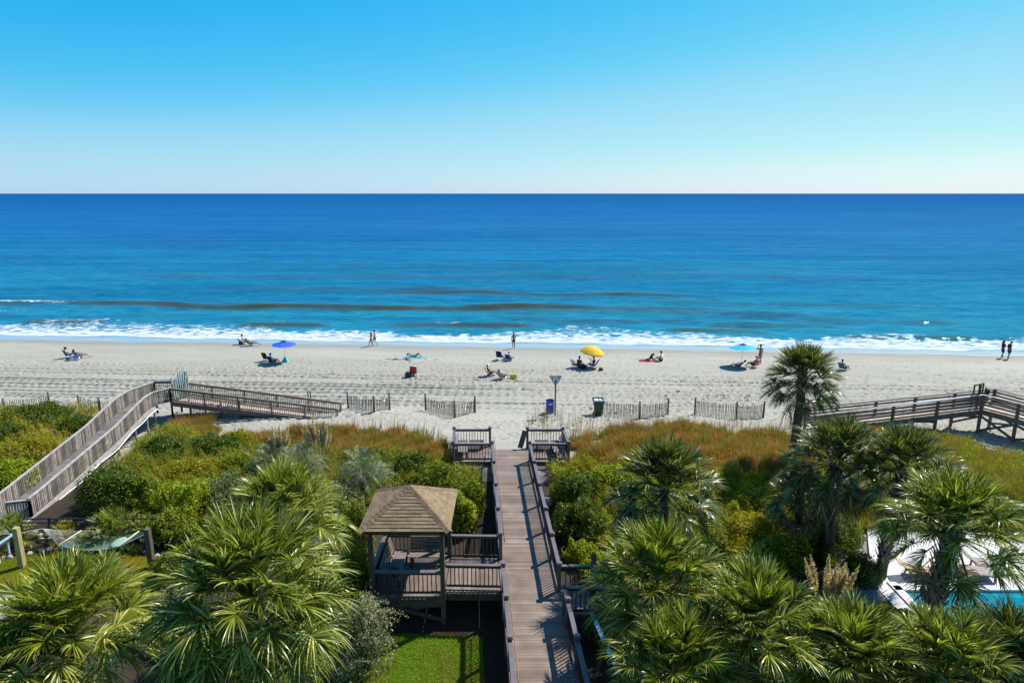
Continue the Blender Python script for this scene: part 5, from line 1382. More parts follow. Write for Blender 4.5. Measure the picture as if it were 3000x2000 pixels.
# black wire fence
bf = thing('garden_fence', 'low black metal fence with wire infill behind the left fan palms', 'fence', ground_at(260, 1588), 'garden fences')
fp = [ground_at(u, 1588) for u in (70, 155, 232, 310, 400, 490)]
for a in fp: MB().bar(a - Vector((0, 0, .1)), a + Vector((0, 0, 1.25)), .09, .09).build('post', M['black'], bf)
wr = MB()
for z in (.15, 1.0, 1.2):
    m = MB(); [m.bar(a + Vector((0, 0, z)), b_ + Vector((0, 0, z)), .05, .05) for a, b_ in zip(fp[:-1], fp[1:])]; m.build('rail', M['black'], bf)
for a, b_ in zip(fp[:-1], fp[1:]):
    n = int((b_-a).length/.12)
    for i in range(n): wr.bar(lerp(a, b_, i/n) + Vector((0, 0, .15)), lerp(a, b_, i/n) + Vector((0, 0, 1.0)), .007, .007)
    for z in np.arange(.25, 1, .12): wr.bar(a + Vector((0, 0, z)), b_ + Vector((0, 0, z)), .007, .007)
wr.build('wire_mesh', M['black'], bf)

# hammock posts and hammock
M['hampost'] = pm('yellowish_square_post', (0.36, 0.30, 0.12), 0.75, 0.2, 3, bump=.2)
pl, pr = ground_at(67, 1660), ground_at(446, 1662)
for p, lab, mt in ((pl, 'square yellowish post at the left end of the hammock', 'hampost'), (pr, 'dark weathered post at the right end of the hammock', 'post')):
    o = tag(MB().box((p.x, p.y, .92), (.22, .22, 2.0)).build('hammock_post', M[mt]), lab, 'post', 'hammock posts')
m, t, b = newmat('hammock_net'); M['net'] = m
g = t.n.new('ShaderNodeTexCoord'); 
vo = t.mapping(g.outputs['Object'], (22, 22, 22), (0, 0, R(45)))
ck = t.n.new('ShaderNodeTexChecker'); ck.inputs['Scale'].default_value = 1.0; t.link(vo, ck.inputs['Vector'])
b.inputs['Base Color'].default_value = (0.16, 0.28, 0.21, 1); b.inputs['Roughness'].default_value = .8
M['cloth_green'] = pm('pale_green_cloth', (0.20, 0.32, 0.24), 0.8, 0.1, 4)
M['rope'] = pm('pale_rope', (0.5, 0.52, 0.42), 0.8, 0.1, 8)
M['spreader'] = pm('pale_wood_bar', (0.6, 0.52, 0.4), 0.6, 0.1, 4)
ha, hb = pl + Vector((.45, .9, 1.35)), pr + Vector((-.1, .35, 1.5))
hm = thing('hammock', 'pale green rope hammock slung between two posts on the left lawn', 'hammock', (ha + hb) / 2)
dr = (hb - ha); dr.z = 0; Lh = dr.length; dr.normalize(); sdv = Vector((-dr.y, dr.x, 0))
def hpt(f, w_):
    """f along 0..1, w across -1..1"""
    z = ha.z*(1-f) + hb.z*f - 3.6*.72*f*(1-f)*1.1
    hwid = .62 if .24 < f < .80 else .62*min(f/.24, (1-f)/.2)
    return Vector((ha.x + dr.x*Lh*f, ha.y + dr.y*Lh*f, z + .10*w_*w_*(1 if .24 < f < .8 else .2))) + sdv*w_*hwid
net = MB()
NA, NB = 44, 16
for i in range(NA + 1):
    f = .245 + (.795-.245)*i/NA; net.tube([hpt(f, -1 + 2*k/8) for k in range(9)], .008, 4)
for k in range(NB + 1):
    w_ = -1 + 2*k/NB; net.tube([hpt(.245 + .55*i/12, w_) for i in range(13)], .010, 4)
net.build('netting', M['net'], hm)
rp = MB(); rq = MB()
for k in range(13):
    w_ = -1 + 2*k/12; rp.tube([ha, hpt(.245, w_)], .007, 4); rq.tube([hb, hpt(.795, w_)], .007, 4)
rp.tube([pl + Vector((.1, .05, 1.6)), ha], .012, 5); rq.tube([pr + Vector((0, .05, 1.65)), hb], .012, 5)
rp.build('rope_fan', M['rope'], hm); rq.build('rope_fan', M['rope'], hm)
for f in (.245, .795): MB().tube([hpt(f, -1.08), hpt(f, 1.08)], .028, 8).build('spreader_bar', M['spreader'], hm, True)
pil = thing('cushion', 'pale green cushion lying at the right end of the hammock', 'cushion', hpt(.70, 0))
m = MB(); m.sphere(hpt(.70, 0) + Vector((0, 0, .07)), 1, 12, 8, (.28, .46, .07)); m.build('pad', M['cloth_green'], pil, True)
# dark pot of the twiggy shrub
p = ground_at(240, 1712)
pt = tag(MB().tube([p, p + Vector((0, 0, .45)), p + Vector((0, 0, .5))], [.2, .3, .32], 14).build('plant_pot', M['black'], None, True), 'dark pot under the twiggy grey shrub on the left lawn', 'pot')
# table at the left edge
p = ground_at(-25, 1640)
M['pb'] = pm('pale_blue_trim', (0.35, 0.5, 0.52), 0.5, 0.1, 5)
tb = thing('garden_table', 'dark topped garden table with pale blue edge cut by the left border', 'table', p)
MB().box(p + Vector((0, 0, 1.02)), (1.5, .85, .035)).build('tabletop', M['black'], tb)
m = MB(); 
for y in (-.45, .45): m.box(p + Vector((0, y, 1.0)), (1.6, .05, .09))
for x in (-.775, .775): m.box(p + Vector((x, 0, 1.0)), (.05, .85, .09))
m.build('trim', M['pb'], tb)
for x in (-.6, .6):
    for y in (-.3, .3): MB().box(p + Vector((x, y, .48)), (.07, .07, .98)).build('leg', M['pb'], tb)

# ------------------------------------------------------------------ pool
M['pooldeck'] = pm('white_pool_deck', (0.49, 0.475, 0.46), 0.75, 0.06, 1.2)
M['coping'] = pm('white_coping', (0.54, 0.53, 0.52), 0.6, 0.05, 2)
m, t, b = newmat('pool_water'); M['pool'] = m
tc = t.n.new('ShaderNodeTexCoord').outputs['Object']
n = t.ramp(t.noise(t.mapping(tc, (.8, 2.2, 1)), 1.2, 3), [(.4, 0.0), (.6, 1.0)])
t.link(t.mix(n, (.0, .15, .22), (.01, .25, .31)), b.inputs['Base Color']); b.inputs['Roughness'].default_value = .08  # noise tones paint ripple and caustic light into the pool colour
bn = t.n.new('ShaderNodeBump'); bn.inputs['Strength'].default_value = .12; bn.inputs['Distance'].default_value = .1
t.link(t.noise(tc, 3, 3), bn.inputs['Height']); t.link(bn.outputs[0], b.inputs['Normal'])
M['poolstep'] = pm('pale_blue_pool_ledge', (0.14, 0.40, 0.46), 0.2, .05, 3)
PX0, PX1, PY0, PY1 = 16.1, 40.0, 15.5, 24.0
tag(MB().poly([(15.0, 24.3, .06), (60, 24.3, .06), (60, 29.5, .06), (17.5, 29.5, .06), (16.2, 26.8, .06)]).poly([(15.15, 14, .06), (15.75, 14, .06), (15.75, 24.3, .06), (15.15, 24.3, .06)]).build('pool_deck', M['pooldeck']), 'white sunlit deck around the pool', kind='structure')
tag(MB().box((15.93, 19.5, .065), (.36, 10.2, .12)).box((28, 24.15, .065), (24.4, .32, .12)).build('pool_kerb', M['coping']), 'white coping along the pool edge', kind='structure')
tag(MB().poly([(PX0, 14, .02), (PX1, 14, .02), (PX1, PY1, .02), (PX0, PY1, .02)]).build('pool_water', M['pool']), 'turquoise swimming pool water', kind='structure')
tag(MB().box((28.1, 22.62, .026), (23.8, .42, .01)).build('pool_ledge', M['poolstep']), 'pale ledge running across the pool', kind='structure')
M['gravel'] = pm('grey_gravel', (0.2, 0.19, 0.18), 0.9, .6, 22, bump=1.0)
tag(MB().poly([(13.0, 22.6, .03), (14.9, 22.6, .03), (16.1, 26.8, .03), (17.0, 28.6, .03), (14.0, 28.6, .03)]).build('gravel', M['gravel']), 'grey gravel strip beside the pool deck', kind='stuff')
tag(MB().bar((14.95, 14, .05), (14.95, 22.4, .05), .35, .25).build('low_wall', M['brownwood']), 'low brown timber edging wall beside the pool coping', 'wall')
M['loungewood'] = pm('tan_lounger_slats', (0.36, 0.25, 0.12), 0.6, .15, 4, island=.15)
M['loungegrey'] = pm('grey_brown_lounger_slats', (0.24, 0.19, 0.15), 0.6, .15, 4, island=.15)
def lounger(label, p, rz, mat):
    o = local('sun_lounger', label, 'sun lounger', 'sun loungers on the pool deck')
    s = MB()
    for i in range(12): s.box((0, -.5 + i*.1, .33), (.62, .085, .03))
    s.build('seat', M[mat], o)
    s = MB()
    for i in range(7): s.bar((-.31, .68 + i*.085, .36 + i*.055), (.31, .68 + i*.085, .36 + i*.055), .085, .03, up=(0, -.5, 1))
    s.build('backrest', M[mat], o)
    MB().box((-.335, .1, .3), (.05, 1.3, .07)).box((.335, .1, .3), (.05, 1.3, .07)).box((0, -.56, .3), (.72, .05, .07)).box((0, .74, .3), (.62, .05, .07)).build('frame', M[mat], o)
    for x in (-.31, .31):
        for y in (-.5, .68): MB().box((x, y, .135), (.06, .06, .27)).build('leg', M[mat], o)
    o.location = p; o.rotation_euler = (0, 0, rz)
def deckp(u, v): q = at(u, v, .06); return q
lounger('grey brown sun lounger on the pool deck right of the broad palm trunk', deckp(2865, 1690), R(75), 'loungegrey')
lounger('grey brown sun lounger farther back on the pool deck', deckp(2905, 1668), R(78), 'loungegrey')
lounger('tan sun lounger on the pool deck left of the broad palm trunk', deckp(2712, 1690), R(80), 'loungewood')
hdg = thing('handrail', 'thin metal handrail at the right border above the lime scrub', 'rail', ground_at(2985, 1560))
a, b_ = ground_at(2960, 1560), ground_at(3060, 1560)
MB().tube([a + Vector((0, 0, 1.5)), b_ + Vector((0, 0, 1.5))], .02, 6).build('rail', M['steel'], hdg); 
for q in (a, b_): MB().tube([q, q + Vector((0, 0, 1.5))], .02, 6).build('post', M['steel'], hdg)

# ------------------------------------------------------------------ people
M['skin'] = pm('tanned_skin', (0.36, 0.19, 0.12), 0.5, .06, 6)
M['skin_d'] = pm('dark_tanned_skin', (0.22, 0.11, 0.07), 0.5, .06, 6)
M['skin_p'] = pm('pale_skin', (0.5, 0.31, 0.22), 0.5, .06, 6)
M['hair'] = pm('dark_hair', (0.02, 0.014, 0.010), 0.5, .2, 20)
M['hairb'] = pm('brown_hair', (0.07, 0.04, 0.025), 0.5, .2, 20)
def cl(name, c): M[name] = pm(name + '_cloth', c, 0.8, .12, 6); return name
for k, c in dict(navy=(.012, .018, .06), black_cloth=(.012, .012, .016), white_cloth=(.7, .7, .72), grey_cloth=(.24, .22, .19), teal=(.02, .17, .22), green_cloth=(.03, .11, .05), red=(.5, .035, .02),
                 blue=(.012, .06, .34), pink=(.42, .02, .1), orange=(.55, .13, .03), turquoise=(.02, .42, .55), yellow=(.75, .42, .01), ub=(.012, .09, .55), ut=(.01, .36, .48), straw=(.45, .36, .2), bagyellow=(.52, .48, .03), maroon=(.16, .03, .03), lightblue=(.25, .42, .62), darkgreen=(.015, .05, .05)).items(): cl(k, c)
m, t, b = newmat('striped_canvas'); M['stripe'] = m
sx = t.n.new('ShaderNodeSeparateXYZ'); t.link(t.n.new('ShaderNodeTexCoord').outputs['Object'], sx.inputs[0])
wv_ = t.math('GREATER_THAN', t.math('SINE', t.math('MULTIPLY', sx.outputs[2], 52.0)), 0.0)
t.link(t.mix(wv_, (.14, .02, .02), (.6, .55, .48)), b.inputs['Base Color']); b.inputs['Roughness'].default_value = .8

def skin_mesh(name, nodes, edges, mat, parent, sub=1):
    me = bpy.data.meshes.new(name); me.from_pydata([n[0] for n in nodes], edges, []); me.materials.append(mat)
    o = link(name, me, parent)
    sk = o.modifiers.new('skin', 'SKIN'); sk.use_smooth_shade = True
    if not me.skin_vertices: return o
    for i, n in enumerate(nodes):
        d = me.skin_vertices[0].data[i]; r = n[1]; d.radius = r if isinstance(r, tuple) else (r, r); d.use_root = (i == 0)
    ss_ = o.modifiers.new('smooth', 'SUBSURF'); ss_.levels = sub; ss_.render_levels = sub
    return o

def mir(p): return (-p[0], p[1], p[2])
STAND = dict(pel=(0, 0, .93), che=(0, 0, 1.28), neck=(0, .01, 1.47), head=(0, .03, 1.62), elL=(-.23, -.02, 1.16), wrL=(-.24, .05, .92), elR=(.23, -.02, 1.16), wrR=(.24, .05, .92),
             knL=(-.10, .02, .5), anL=(-.10, -.02, .08), toL=(-.11, .14, .035), knR=(.10, .02, .5), anR=(.10, -.02, .08), toR=(.11, .14, .035))
WALK = dict(STAND, knL=(-.09, .2, .52), anL=(-.09, .30, .10), toL=(-.09, .46, .06), knR=(.09, .03, .5), anR=(.09, -.30, .14), toR=(.09, -.17, .035), elL=(-.22, -.12, 1.18), wrL=(-.22, .0, .96), elR=(.22, .08, 1.17), wrR=(.21, .27, 1.03))
SIT = dict(pel=(0, 0, .34), che=(0, -.22, .68), neck=(0, -.27, .87), head=(0, -.24, 1.02), elL=(-.27, -.08, .56), wrL=(-.24, .2, .55), elR=(.27, -.08, .56), wrR=(.24, .2, .55),
           knL=(-.13, .42, .46), anL=(-.13, .72, .10), toL=(-.14, .88, .05), knR=(.13, .44, .46), anR=(.13, .76, .10), toR=(.14, .92, .05))
RECL = dict(pel=(0, .05, .28), che=(0, -.30, .52), neck=(0, -.45, .66), head=(0, -.53, .78), elL=(-.27, -.15, .42), wrL=(-.22, .14, .45), elR=(.27, -.15, .42), wrR=(.22, .14, .45),
            knL=(-.12, .48, .42), anL=(-.12, .82, .12), toL=(-.13, .96, .16), knR=(.12, .5, .36), anR=(.13, .92, .10), toR=(.14, 1.02, .2))
LIE = dict(pel=(0, 0, .12), che=(0, -.38, .17), neck=(0, -.57, .20), head=(0, -.72, .26), elL=(-.3, -.4, .12), wrL=(-.1, -.55, .34), elR=(.3, -.35, .1), wrR=(.12, -.5, .33),
           knL=(-.1, .36, .42), anL=(-.1, .56, .07), toL=(-.1, .72, .04), knR=(.12, .40, .30), anR=(.12, .72, .07), toR=(.12, .86, .05))
PRONE = dict(pel=(0, 0, .13), che=(0, .34, .27), neck=(0, .47, .42), head=(0, .56, .54), elL=(-.22, .44, .06), wrL=(-.1, .70, .06), elR=(.22, .44, .06), wrR=(.1, .70, .06),
             knL=(-.1, -.44, .09), anL=(-.1, -.84, .07), toL=(-.1, -.98, .05), knR=(.1, -.44, .09), anR=(.1, -.84, .07), toR=(.1, -.98, .05))
GROUND = dict(pel=(0, 0, .13), che=(0, -.02, .48), neck=(0, .02, .67), head=(0, .08, .81), elL=(-.26, .08, .38), wrL=(-.16, .32, .34), elR=(.26, .08, .38), wrR=(.16, .32, .34),
              knL=(-.17, .42, .32), anL=(-.1, .70, .07), toL=(-.1, .86, .05), knR=(.17, .42, .32), anR=(.1, .70, .07), toR=(.1, .86, .05))

def person(label, loc, rz, pose, skin='skin', bottom=None, top=None, hair='hair', hat=None, longhair=False, scale=1.0, group='people on the beach', extra=None, bl=.55):
    p = dict(pose); 
    if extra: p.update(extra)
    g = {k: Vector(v) for k, v in p.items()}
    th = thing('person', label, 'person', (0, 0, 0), group)
    spine = (g['che'] - g['pel']).normalized(); side = Vector((1, 0, 0)); fwd = side.cross(spine) * -1
    if fwd.y < -0.5: fwd = -fwd
    hd = (g['head'] - g['neck']).normalized(); wst = lerp(g['pel'], g['che'], .45)
    N = []; E = []
    def nd(v, r, par=None):
        N.append((tuple(v), r)); i = len(N) - 1
        if par is not None: E.append((par, i))
        return i
    i0 = nd(g['pel'], (.15, .115)); i1 = nd(wst, (.125, .095), i0); i2 = nd(g['che'], (.15, .11), i1); i3 = nd(lerp(g['che'], g['neck'], .7), (.085, .065), i2)
    i4 = nd(g['neck'], .052, i3); i5 = nd(g['head'], (.082, .098), i4); nd(g['head'] + hd*.085, (.06, .07), i5)
    for sg_, S in ((-1, 'L'), (1, 'R')):
        sh = lerp(g['che'], g['neck'], .55) + side*sg_*.165
        a = nd(sh, .058, i2); el = g['el'+S]; wr = g['wr'+S]
        b_ = nd(lerp(sh, el, .5), .050, a); c = nd(el, .040, b_); d = nd(lerp(el, wr, .5), .036, c); e_ = nd(wr, .026, d)
        dr_ = (wr - el).normalized(); pl_ = nd(wr + dr_*.06, (.036, .018), e_)
        s2 = side if abs(dr_.x) < .8 else Vector((0, 1, 0)); s2 = (s2 - dr_*s2.dot(dr_)).normalized(); nn = dr_.cross(s2)
        for k in range(4):
            L_ = (.085, .098, .092, .072)[k]; q = wr + dr_*.10 + s2*(k-1.5)*.020
            f1 = nd(q, .010, pl_); f2 = nd(q + dr_*L_*.5 + nn*.012, .009, f1); nd(q + dr_*L_*.85 + nn*.035, .008, f2)
        t1 = nd(wr + dr_*.045 - s2*.045*sg_, .011, e_); nd(wr + dr_*.085 - s2*.06*sg_ + nn*.015, .009, t1)
        hp = g['pel'] + side*sg_*.085 - spine*.03
        a = nd(hp, .10, i0); kn = g['kn'+S]; an = g['an'+S]; to = g['to'+S]
        b_ = nd(lerp(hp, kn, .5), .078, a); c = nd(kn, .056, b_); d = nd(lerp(kn, an, .4), .054, c); e_ = nd(an, .036, d); nd(lerp(an, to, .6), (.036, .028), e_); nd(to, (.034, .018), len(N)-1)
    skin_mesh('body', N, E, M[skin], th)
    # nose and ears sit on the head
    f_ = (Vector((0, 1, 0)) - hd*hd.y).normalized() if abs(hd.y) < .95 else Vector((0, 0, 1))
    m = MB(); m.sphere(g['head'] + f_*.098 - hd*.005, .017, 6, 5, (.8, 1, 1.3))
    m.build('nose', M[skin], th, True)
    for sg_ in (-1, 1): MB().sphere(g['head'] + side*sg_*.083, .024, 6, 5, (.5, .9, 1.3)).build('ear', M[skin], th, True)
    hm_ = MB(); hc = g['head'] + hd*.03 - f_*.02
    hm_.sphere(hc, .112, 10, 7, (.88, 1.0, 1.0))
    if longhair: hm_.tube([hc - f_*.05, hc - f_*.10 - hd*.12, g['neck'] - f_*.10 - spine*.08, g['neck'] - f_*.11 - spine*.2], [.08, .085, .08, .03], 8)
    hh_ = hm_.build('hair', M[hair], th, True)
    if hat:
        m = MB(); hz_ = g['head'] + hd*.07; 
        m.tube([hz_, hz_ + hd*.012], [.2, .195], 14); m.tube([hz_ + hd*.01, hz_ + hd*.08, hz_ + hd*.11], [.118, .105, .06], 12)
        m.build('hat', M[hat], th, True)
    if bottom:
        N2 = []; E2 = []
        N2.append((tuple(g['pel']), (.172, .14))); N2.append((tuple(lerp(g['pel'], wst, .55)), (.15, .118))); E2.append((0, 1))
        for sg_, S in ((-1, 'L'), (1, 'R')):
            hp = g['pel'] + side*sg_*.09 - spine*.03; kn = g['kn'+S]; k0 = len(N2)
            N2.append((tuple(hp), .118)); N2.append((tuple(lerp(hp, kn, bl*.6)), .108)); N2.append((tuple(lerp(hp, kn, bl)), .105)); E2 += [(0, k0), (k0, k0+1), (k0+1, k0+2)]
        skin_mesh('shorts', N2, E2, M[bottom], th)
    if top:
        N3 = [(tuple(lerp(g['pel'], wst, .4)), (.165, .13)), (tuple(wst), (.15, .12)), (tuple(g['che']), (.172, .13)), (tuple(lerp(g['che'], g['neck'], .62)), (.105, .08))]; E3 = [(0, 1), (1, 2), (2, 3)]
        for sg_, S in ((-1, 'L'), (1, 'R')):
            sh = lerp(g['che'], g['neck'], .52) + side*sg_*.165; k0 = len(N3)
            N3.append((tuple(sh), .076)); N3.append((tuple(lerp(sh, g['el'+S], .55)), .066)); E3 += [(2, k0), (k0, k0+1)]
        skin_mesh('shirt', N3, E3, M[top], th)
    th.location = loc; th.rotation_euler = (0, 0, rz); th.scale = (scale, scale, scale)
    return th

def chair(label, loc, rz, fab, frame='steel', high=.62, recl=.34, seatz=.27, draped=None, group='beach chairs'):
    o = thing('beach_chair', label, 'beach chair', (0, 0, 0), group)
    w_ = .28; P0, P1, P2 = Vector((0, .30, seatz + .07)), Vector((0, -.18, seatz - .04)), Vector((0, -.18 - recl, seatz - .04 + high))
    def sling(a, b_, sag, name, mat, off=0):
        m = MB(); n = 6
        rows = []
        for i in range(n + 1):
            q = lerp(a, b_, i/n); rows.append([q + Vector((x, 0, 0)) + Vector((0, -.3, -1)).normalized()*(sag*math.sin(math.pi*i/n)*(1 - (x/w_)**2*.6)) + Vector((0, off, 0)) for x in np.linspace(-w_, w_, 5)])
        for i in range(n):
            for k in range(4): m.poly([rows[i][k], rows[i][k+1], rows[i+1][k+1], rows[i+1][k]])
        ob = m.build(name, M[mat], o, True); so_ = ob.modifiers.new('thickness', 'SOLIDIFY'); so_.thickness = .012; return ob
    sling(P0, P1, .05, 'seat', fab); sling(P1, P2, .03, 'backrest', fab)
    if draped: sling(lerp(P1, P2, .3), P2 + Vector((0, 0, .03)), .0, 'towel', draped, -.035)
    m = MB()
    for x in (-w_-.015, w_+.015):
        X = Vector((x, 0, 0)); m.tube([P0+X, P1+X, P2+X], .014, 6)
    m.tube([P2 + Vector((-w_-.015, 0, 0)), P2 + Vector((w_+.015, 0, 0))], .014, 6); m.tube([P0 + Vector((-w_-.015, 0, 0)), P0 + Vector((w_+.015, 0, 0))], .014, 6)
    m.build('frame', M[frame], o, True)
    for x in (-w_-.03, w_+.03):
        X = Vector((x, 0, 0))
        MB().tube([P0+X+Vector((0, -.05, 0)), Vector((x, -.36, .0))], .013, 6).build('leg', M[frame], o, True)
        MB().tube([lerp(P0, P1, .8)+X, Vector((x, .34, .0))], .013, 6).build('leg', M[frame], o, True)
        MB().bar((x, -.33, seatz + .24), (x, .18, seatz + .26), .05, .022).bar((x, .14, seatz + .25), (x, .2, seatz + .02), .02, .02).build('armrest', M[frame], o)
    o.location = loc; o.rotation_euler = (0, 0, rz); return o

def umbrella(label, loc, mat, r=1.2, hgt=2.05, rise=.3, dome=False, tilt=(0, 0), lean=0, vent=True):
    o = thing('beach_umbrella', label, 'umbrella', (0, 0, 0), 'beach umbrellas')
    K = 8; c = MB(); rings = 6
    tx, ty = tilt
    def pt(a, f, dz=0.0):
        rr = r*f
        z = rise*(1 - f*f) if dome else rise*(1 - f**1.15)
        sagk = .03*math.sin(math.pi*min(1, f))*(1 - abs(math.cos(a*K/2)))
        x, y = rr*math.cos(a), rr*math.sin(a); z = z - sagk + dz
        return Vector((x + lean, y, hgt - rise + z + tx*x + ty*y))
    S_ = K*4
    for i in range(rings):
        for k in range(S_):
            a0, a1 = 2*math.pi*k/S_, 2*math.pi*(k+1)/S_; f0, f1 = .02 + .98*i/rings, .02 + .98*(i+1)/rings
            def rad(a, f): return f*(1 - (.035 if f > .9 else 0)*abs(math.sin(a*K/2)))
            c.poly([pt(a0, rad(a0, f0)), pt(a0, rad(a0, f1)), pt(a1, rad(a1, f1)), pt(a1, rad(a1, f0))])
    if dome:
        for k in range(S_):
            a0, a1 = 2*math.pi*k/S_, 2*math.pi*(k+.94)/S_
            c.poly([pt(a0, 1*(1-.035*abs(math.sin(a0*K/2)))), pt(a0, 1*(1-.035*abs(math.sin(a0*K/2))), -.13), pt(a1, 1*(1-.035*abs(math.sin(a1*K/2))), -.13), pt(a1, 1*(1-.035*abs(math.sin(a1*K/2))))])
    cn = c.build('canopy', M[mat], o); so_ = cn.modifiers.new('thickness', 'SOLIDIFY'); so_.thickness = .006
    if vent:
        v = MB()
        for k in range(16):
            a0, a1 = 2*math.pi*k/16, 2*math.pi*(k+1)/16
            v.poly([pt(a0, .0, .07), pt(a0, .24, .035), pt(a1, .24, .035), pt(a1, .0, .07)])
        v.build('vent', M['navy'], cn)
    m = MB()
    m.tube([(0, 0, -.3), (lean*.5, 0, hgt*.5), pt(0, .0, .08)], .018, 8); m.build('pole', M['steel'], o, True)
    rb = MB()
    for k in range(K): a = 2*math.pi*k/K; rb.tube([pt(a, .02, -.02), pt(a, .5, -.022), pt(a, .97, -.022)], .006, 4)
    rb.build('ribs', M['steel'], o)
    o.location = loc; return o

def bag(label, u, v, s_, mat, name='beach_bag', handles=True, cat='bag'):
    p = ground_at(u, v); o = thing(name, label, cat, p, 'bags on the sand')
    m = MB(); b_ = [(-s_[0]/2, -s_[1]/2), (s_[0]/2, -s_[1]/2), (s_[0]/2, s_[1]/2), (-s_[0]/2, s_[1]/2)]
    lo_ = [p + Vector((x*.85, y*.85, 0)) for x, y in b_]; md = [p + Vector((x*1.05, y*1.05, s_[2]*.55)) for x, y in b_]; hi = [p + Vector((x*.95, y*.7, s_[2])) for x, y in b_]
    for A, B in ((lo_, md), (md, hi)):
        for i in range(4): m.poly([A[i], A[(i+1) % 4], B[(i+1) % 4], B[i]])
    m.poly(lo_[::-1]); m.poly(hi); m.build('body', M[mat], o)
    if handles:
        m = MB()
        for y in (-.25, .25): m.tube([p + Vector((-s_[0]*.25, s_[1]*y, s_[2]*.95)), p + Vector((-s_[0]*.2, s_[1]*y, s_[2]*1.25)), p + Vector((s_[0]*.2, s_[1]*y, s_[2]*1.25)), p + Vector((s_[0]*.25, s_[1]*y, s_[2]*.95))], .012, 5)
        m.build('handle', M[mat], o)
    return o
def towel(label, u, v, rz, mat, L=1.8, W=.8):
    p = ground_at(u, v); o = MB(); n = 14
    ca, sa = math.cos(rz), math.sin(rz); rows = []
    for i in range(n + 1):
        y = -L/2 + L*i/n
        row = []
        for x in np.linspace(-W/2, W/2, 5):
            X, Y = p.x + x*ca - y*sa, p.y + x*sa + y*ca
            row.append((X, Y, gz(X, Y) + .035 + .012*math.sin(i*1.7 + x*6)))
        rows.append(row)
    for i in range(n):
        for k in range(4): o.poly([rows[i][k], rows[i][k+1], rows[i+1][k+1], rows[i+1][k]])
    ob = o.build('beach_towel', M[mat], None, True); so_ = ob.modifiers.new('thickness', 'SOLIDIFY'); so_.thickness = .02
    return tag(ob, label, 'towel', 'beach towels')
G = ground_at
# far left pair
chair('teal beach chair seen from behind at the far left of the beach', G(203, 1049), R(-28), 'teal', high=.66, recl=.26, seatz=.3)
person('person in a dark hat sitting in the teal chair at the far left', G(203, 1049), R(-28), SIT, 'skin_p', 'navy', 'lightblue', hat='navy')
chair('navy reclining beach chair beside the teal chair at the far left', G(238, 1049), R(-68), 'navy', high=.5, recl=.5, seatz=.24)
person('person in navy lying back in the navy chair beside the teal chair', G(238, 1049), R(-68), RECL, 'skin_p', 'navy', 'navy', hat='navy')
bag('pale blue bag between the two far left beach chairs', 221, 1050, (.4, .3, .3), 'lightblue')
chair('low blue beach chair in front of the navy reclining chair', G(226, 1055), R(-60), 'blue', high=.4, recl=.45, seatz=.2)
# pair near the water
chair('low dark green lounge chair of the sunbather close to the surf', G(738, 1013), R(-72), 'darkgreen', high=.5, recl=.5, seatz=.22)
person('person in green and blue lying back in the low dark green chair near the surf', G(738, 1013), R(-72), RECL, 'skin', 'blue', 'green_cloth')
chair('low black lounge chair left of the dark green one near the surf', G(716, 1009), R(-72), 'black_cloth', high=.5, recl=.5, seatz=.22)
person('shirtless person leaning on one arm in the low black chair near the surf', G(718, 1008), R(-72), SIT, 'skin_p', 'black_cloth')
bag('dark round bag hanging behind the low black chair near the surf', 706, 1010, (.35, .3, .4), 'black_cloth')
# blue umbrella group
ub_ = G(836, 1062)
umbrella('blue beach umbrella with a dark vent left of the middle of the beach', ub_, 'ub', 1.14, 2.15, .36, tilt=(-.03, .03))
chair('navy beach chair draped with a dark towel left of the blue umbrella', G(783, 1058), R(-20), 'navy', high=.68, recl=.28, seatz=.3, draped='black_cloth')
chair('navy beach chair seen from behind beside the blue umbrella', G(800, 1067), R(-28), 'navy', high=.66, recl=.3, seatz=.28)
person('person in a pale sun hat sitting in the navy chair by the blue umbrella', G(800, 1067), R(-28), SIT, 'skin_p', 'navy', 'white_cloth', hat='lightblue')
o = thing('cooler_bag', 'bright blue pointed bag at the foot of the blue umbrella', 'bag', ub_, 'bags on the sand')
m = MB(); b4 = [ub_ + Vector(q) for q in ((-.36, -.32, 0), (.36, -.32, 0), (.36, .3, 0), (-.36, .3, 0))]; t4 = [ub_ + Vector(q) for q in ((-.06, -.05, .52), (.08, -.05, .52), (.08, .05, .52), (-.06, .05, .52))]
for i in range(4): m.poly([b4[i], b4[(i+1) % 4], t4[(i+1) % 4], t4[i]])
m.poly(t4); m.build('body', M['turquoise'], o); MB().bar(ub_ + Vector((0, 0, .5)), ub_ + Vector((0, 0, .62)), .06, .06).build('strap', M['navy'], o)
# walkers
person('shorter person in dark swimwear raising a hand while walking along the surf', G(1088, 1015), R(70), WALK, 'skin', 'black_cloth', None, 'hairb', longhair=True, scale=.9, extra=dict(elR=(.3, .15, 1.3), wrR=(.22, .36, 1.42)), bl=.12)
person('taller shirtless person in red brown shorts walking along the surf', G(1099, 1013), R(75), WALK, 'skin', 'maroon', None, scale=1.02)
# sunbather on turquoise towel
towel('turquoise towel of the sunbather in the middle of the beach', 1211, 1047, R(-95), 'turquoise', 1.9, .9)
person('person lying with knees up on the turquoise towel', G(1216, 1046) + Vector((0, 0, .03)), R(-95), LIE, 'skin', 'turquoise', None, bl=.15)
# red chair
chair('bright red beach chair seen from behind in the middle of the beach', G(1212, 1102), R(4), 'red', 'steel', high=.74, recl=.24, seatz=.32)
person('person hidden behind the back of the bright red chair with one arm out', G(1212, 1102), R(4), SIT, 'skin', 'navy', 'navy', extra=dict(head=(0, -.1, .88), neck=(0, -.16, .78), elR=(.38, 0, .6), wrR=(.42, .2, .66)), scale=.88)
bag('dark green bag beside the bright red chair', 1197, 1106, (.55, .4, .5), 'darkgreen')
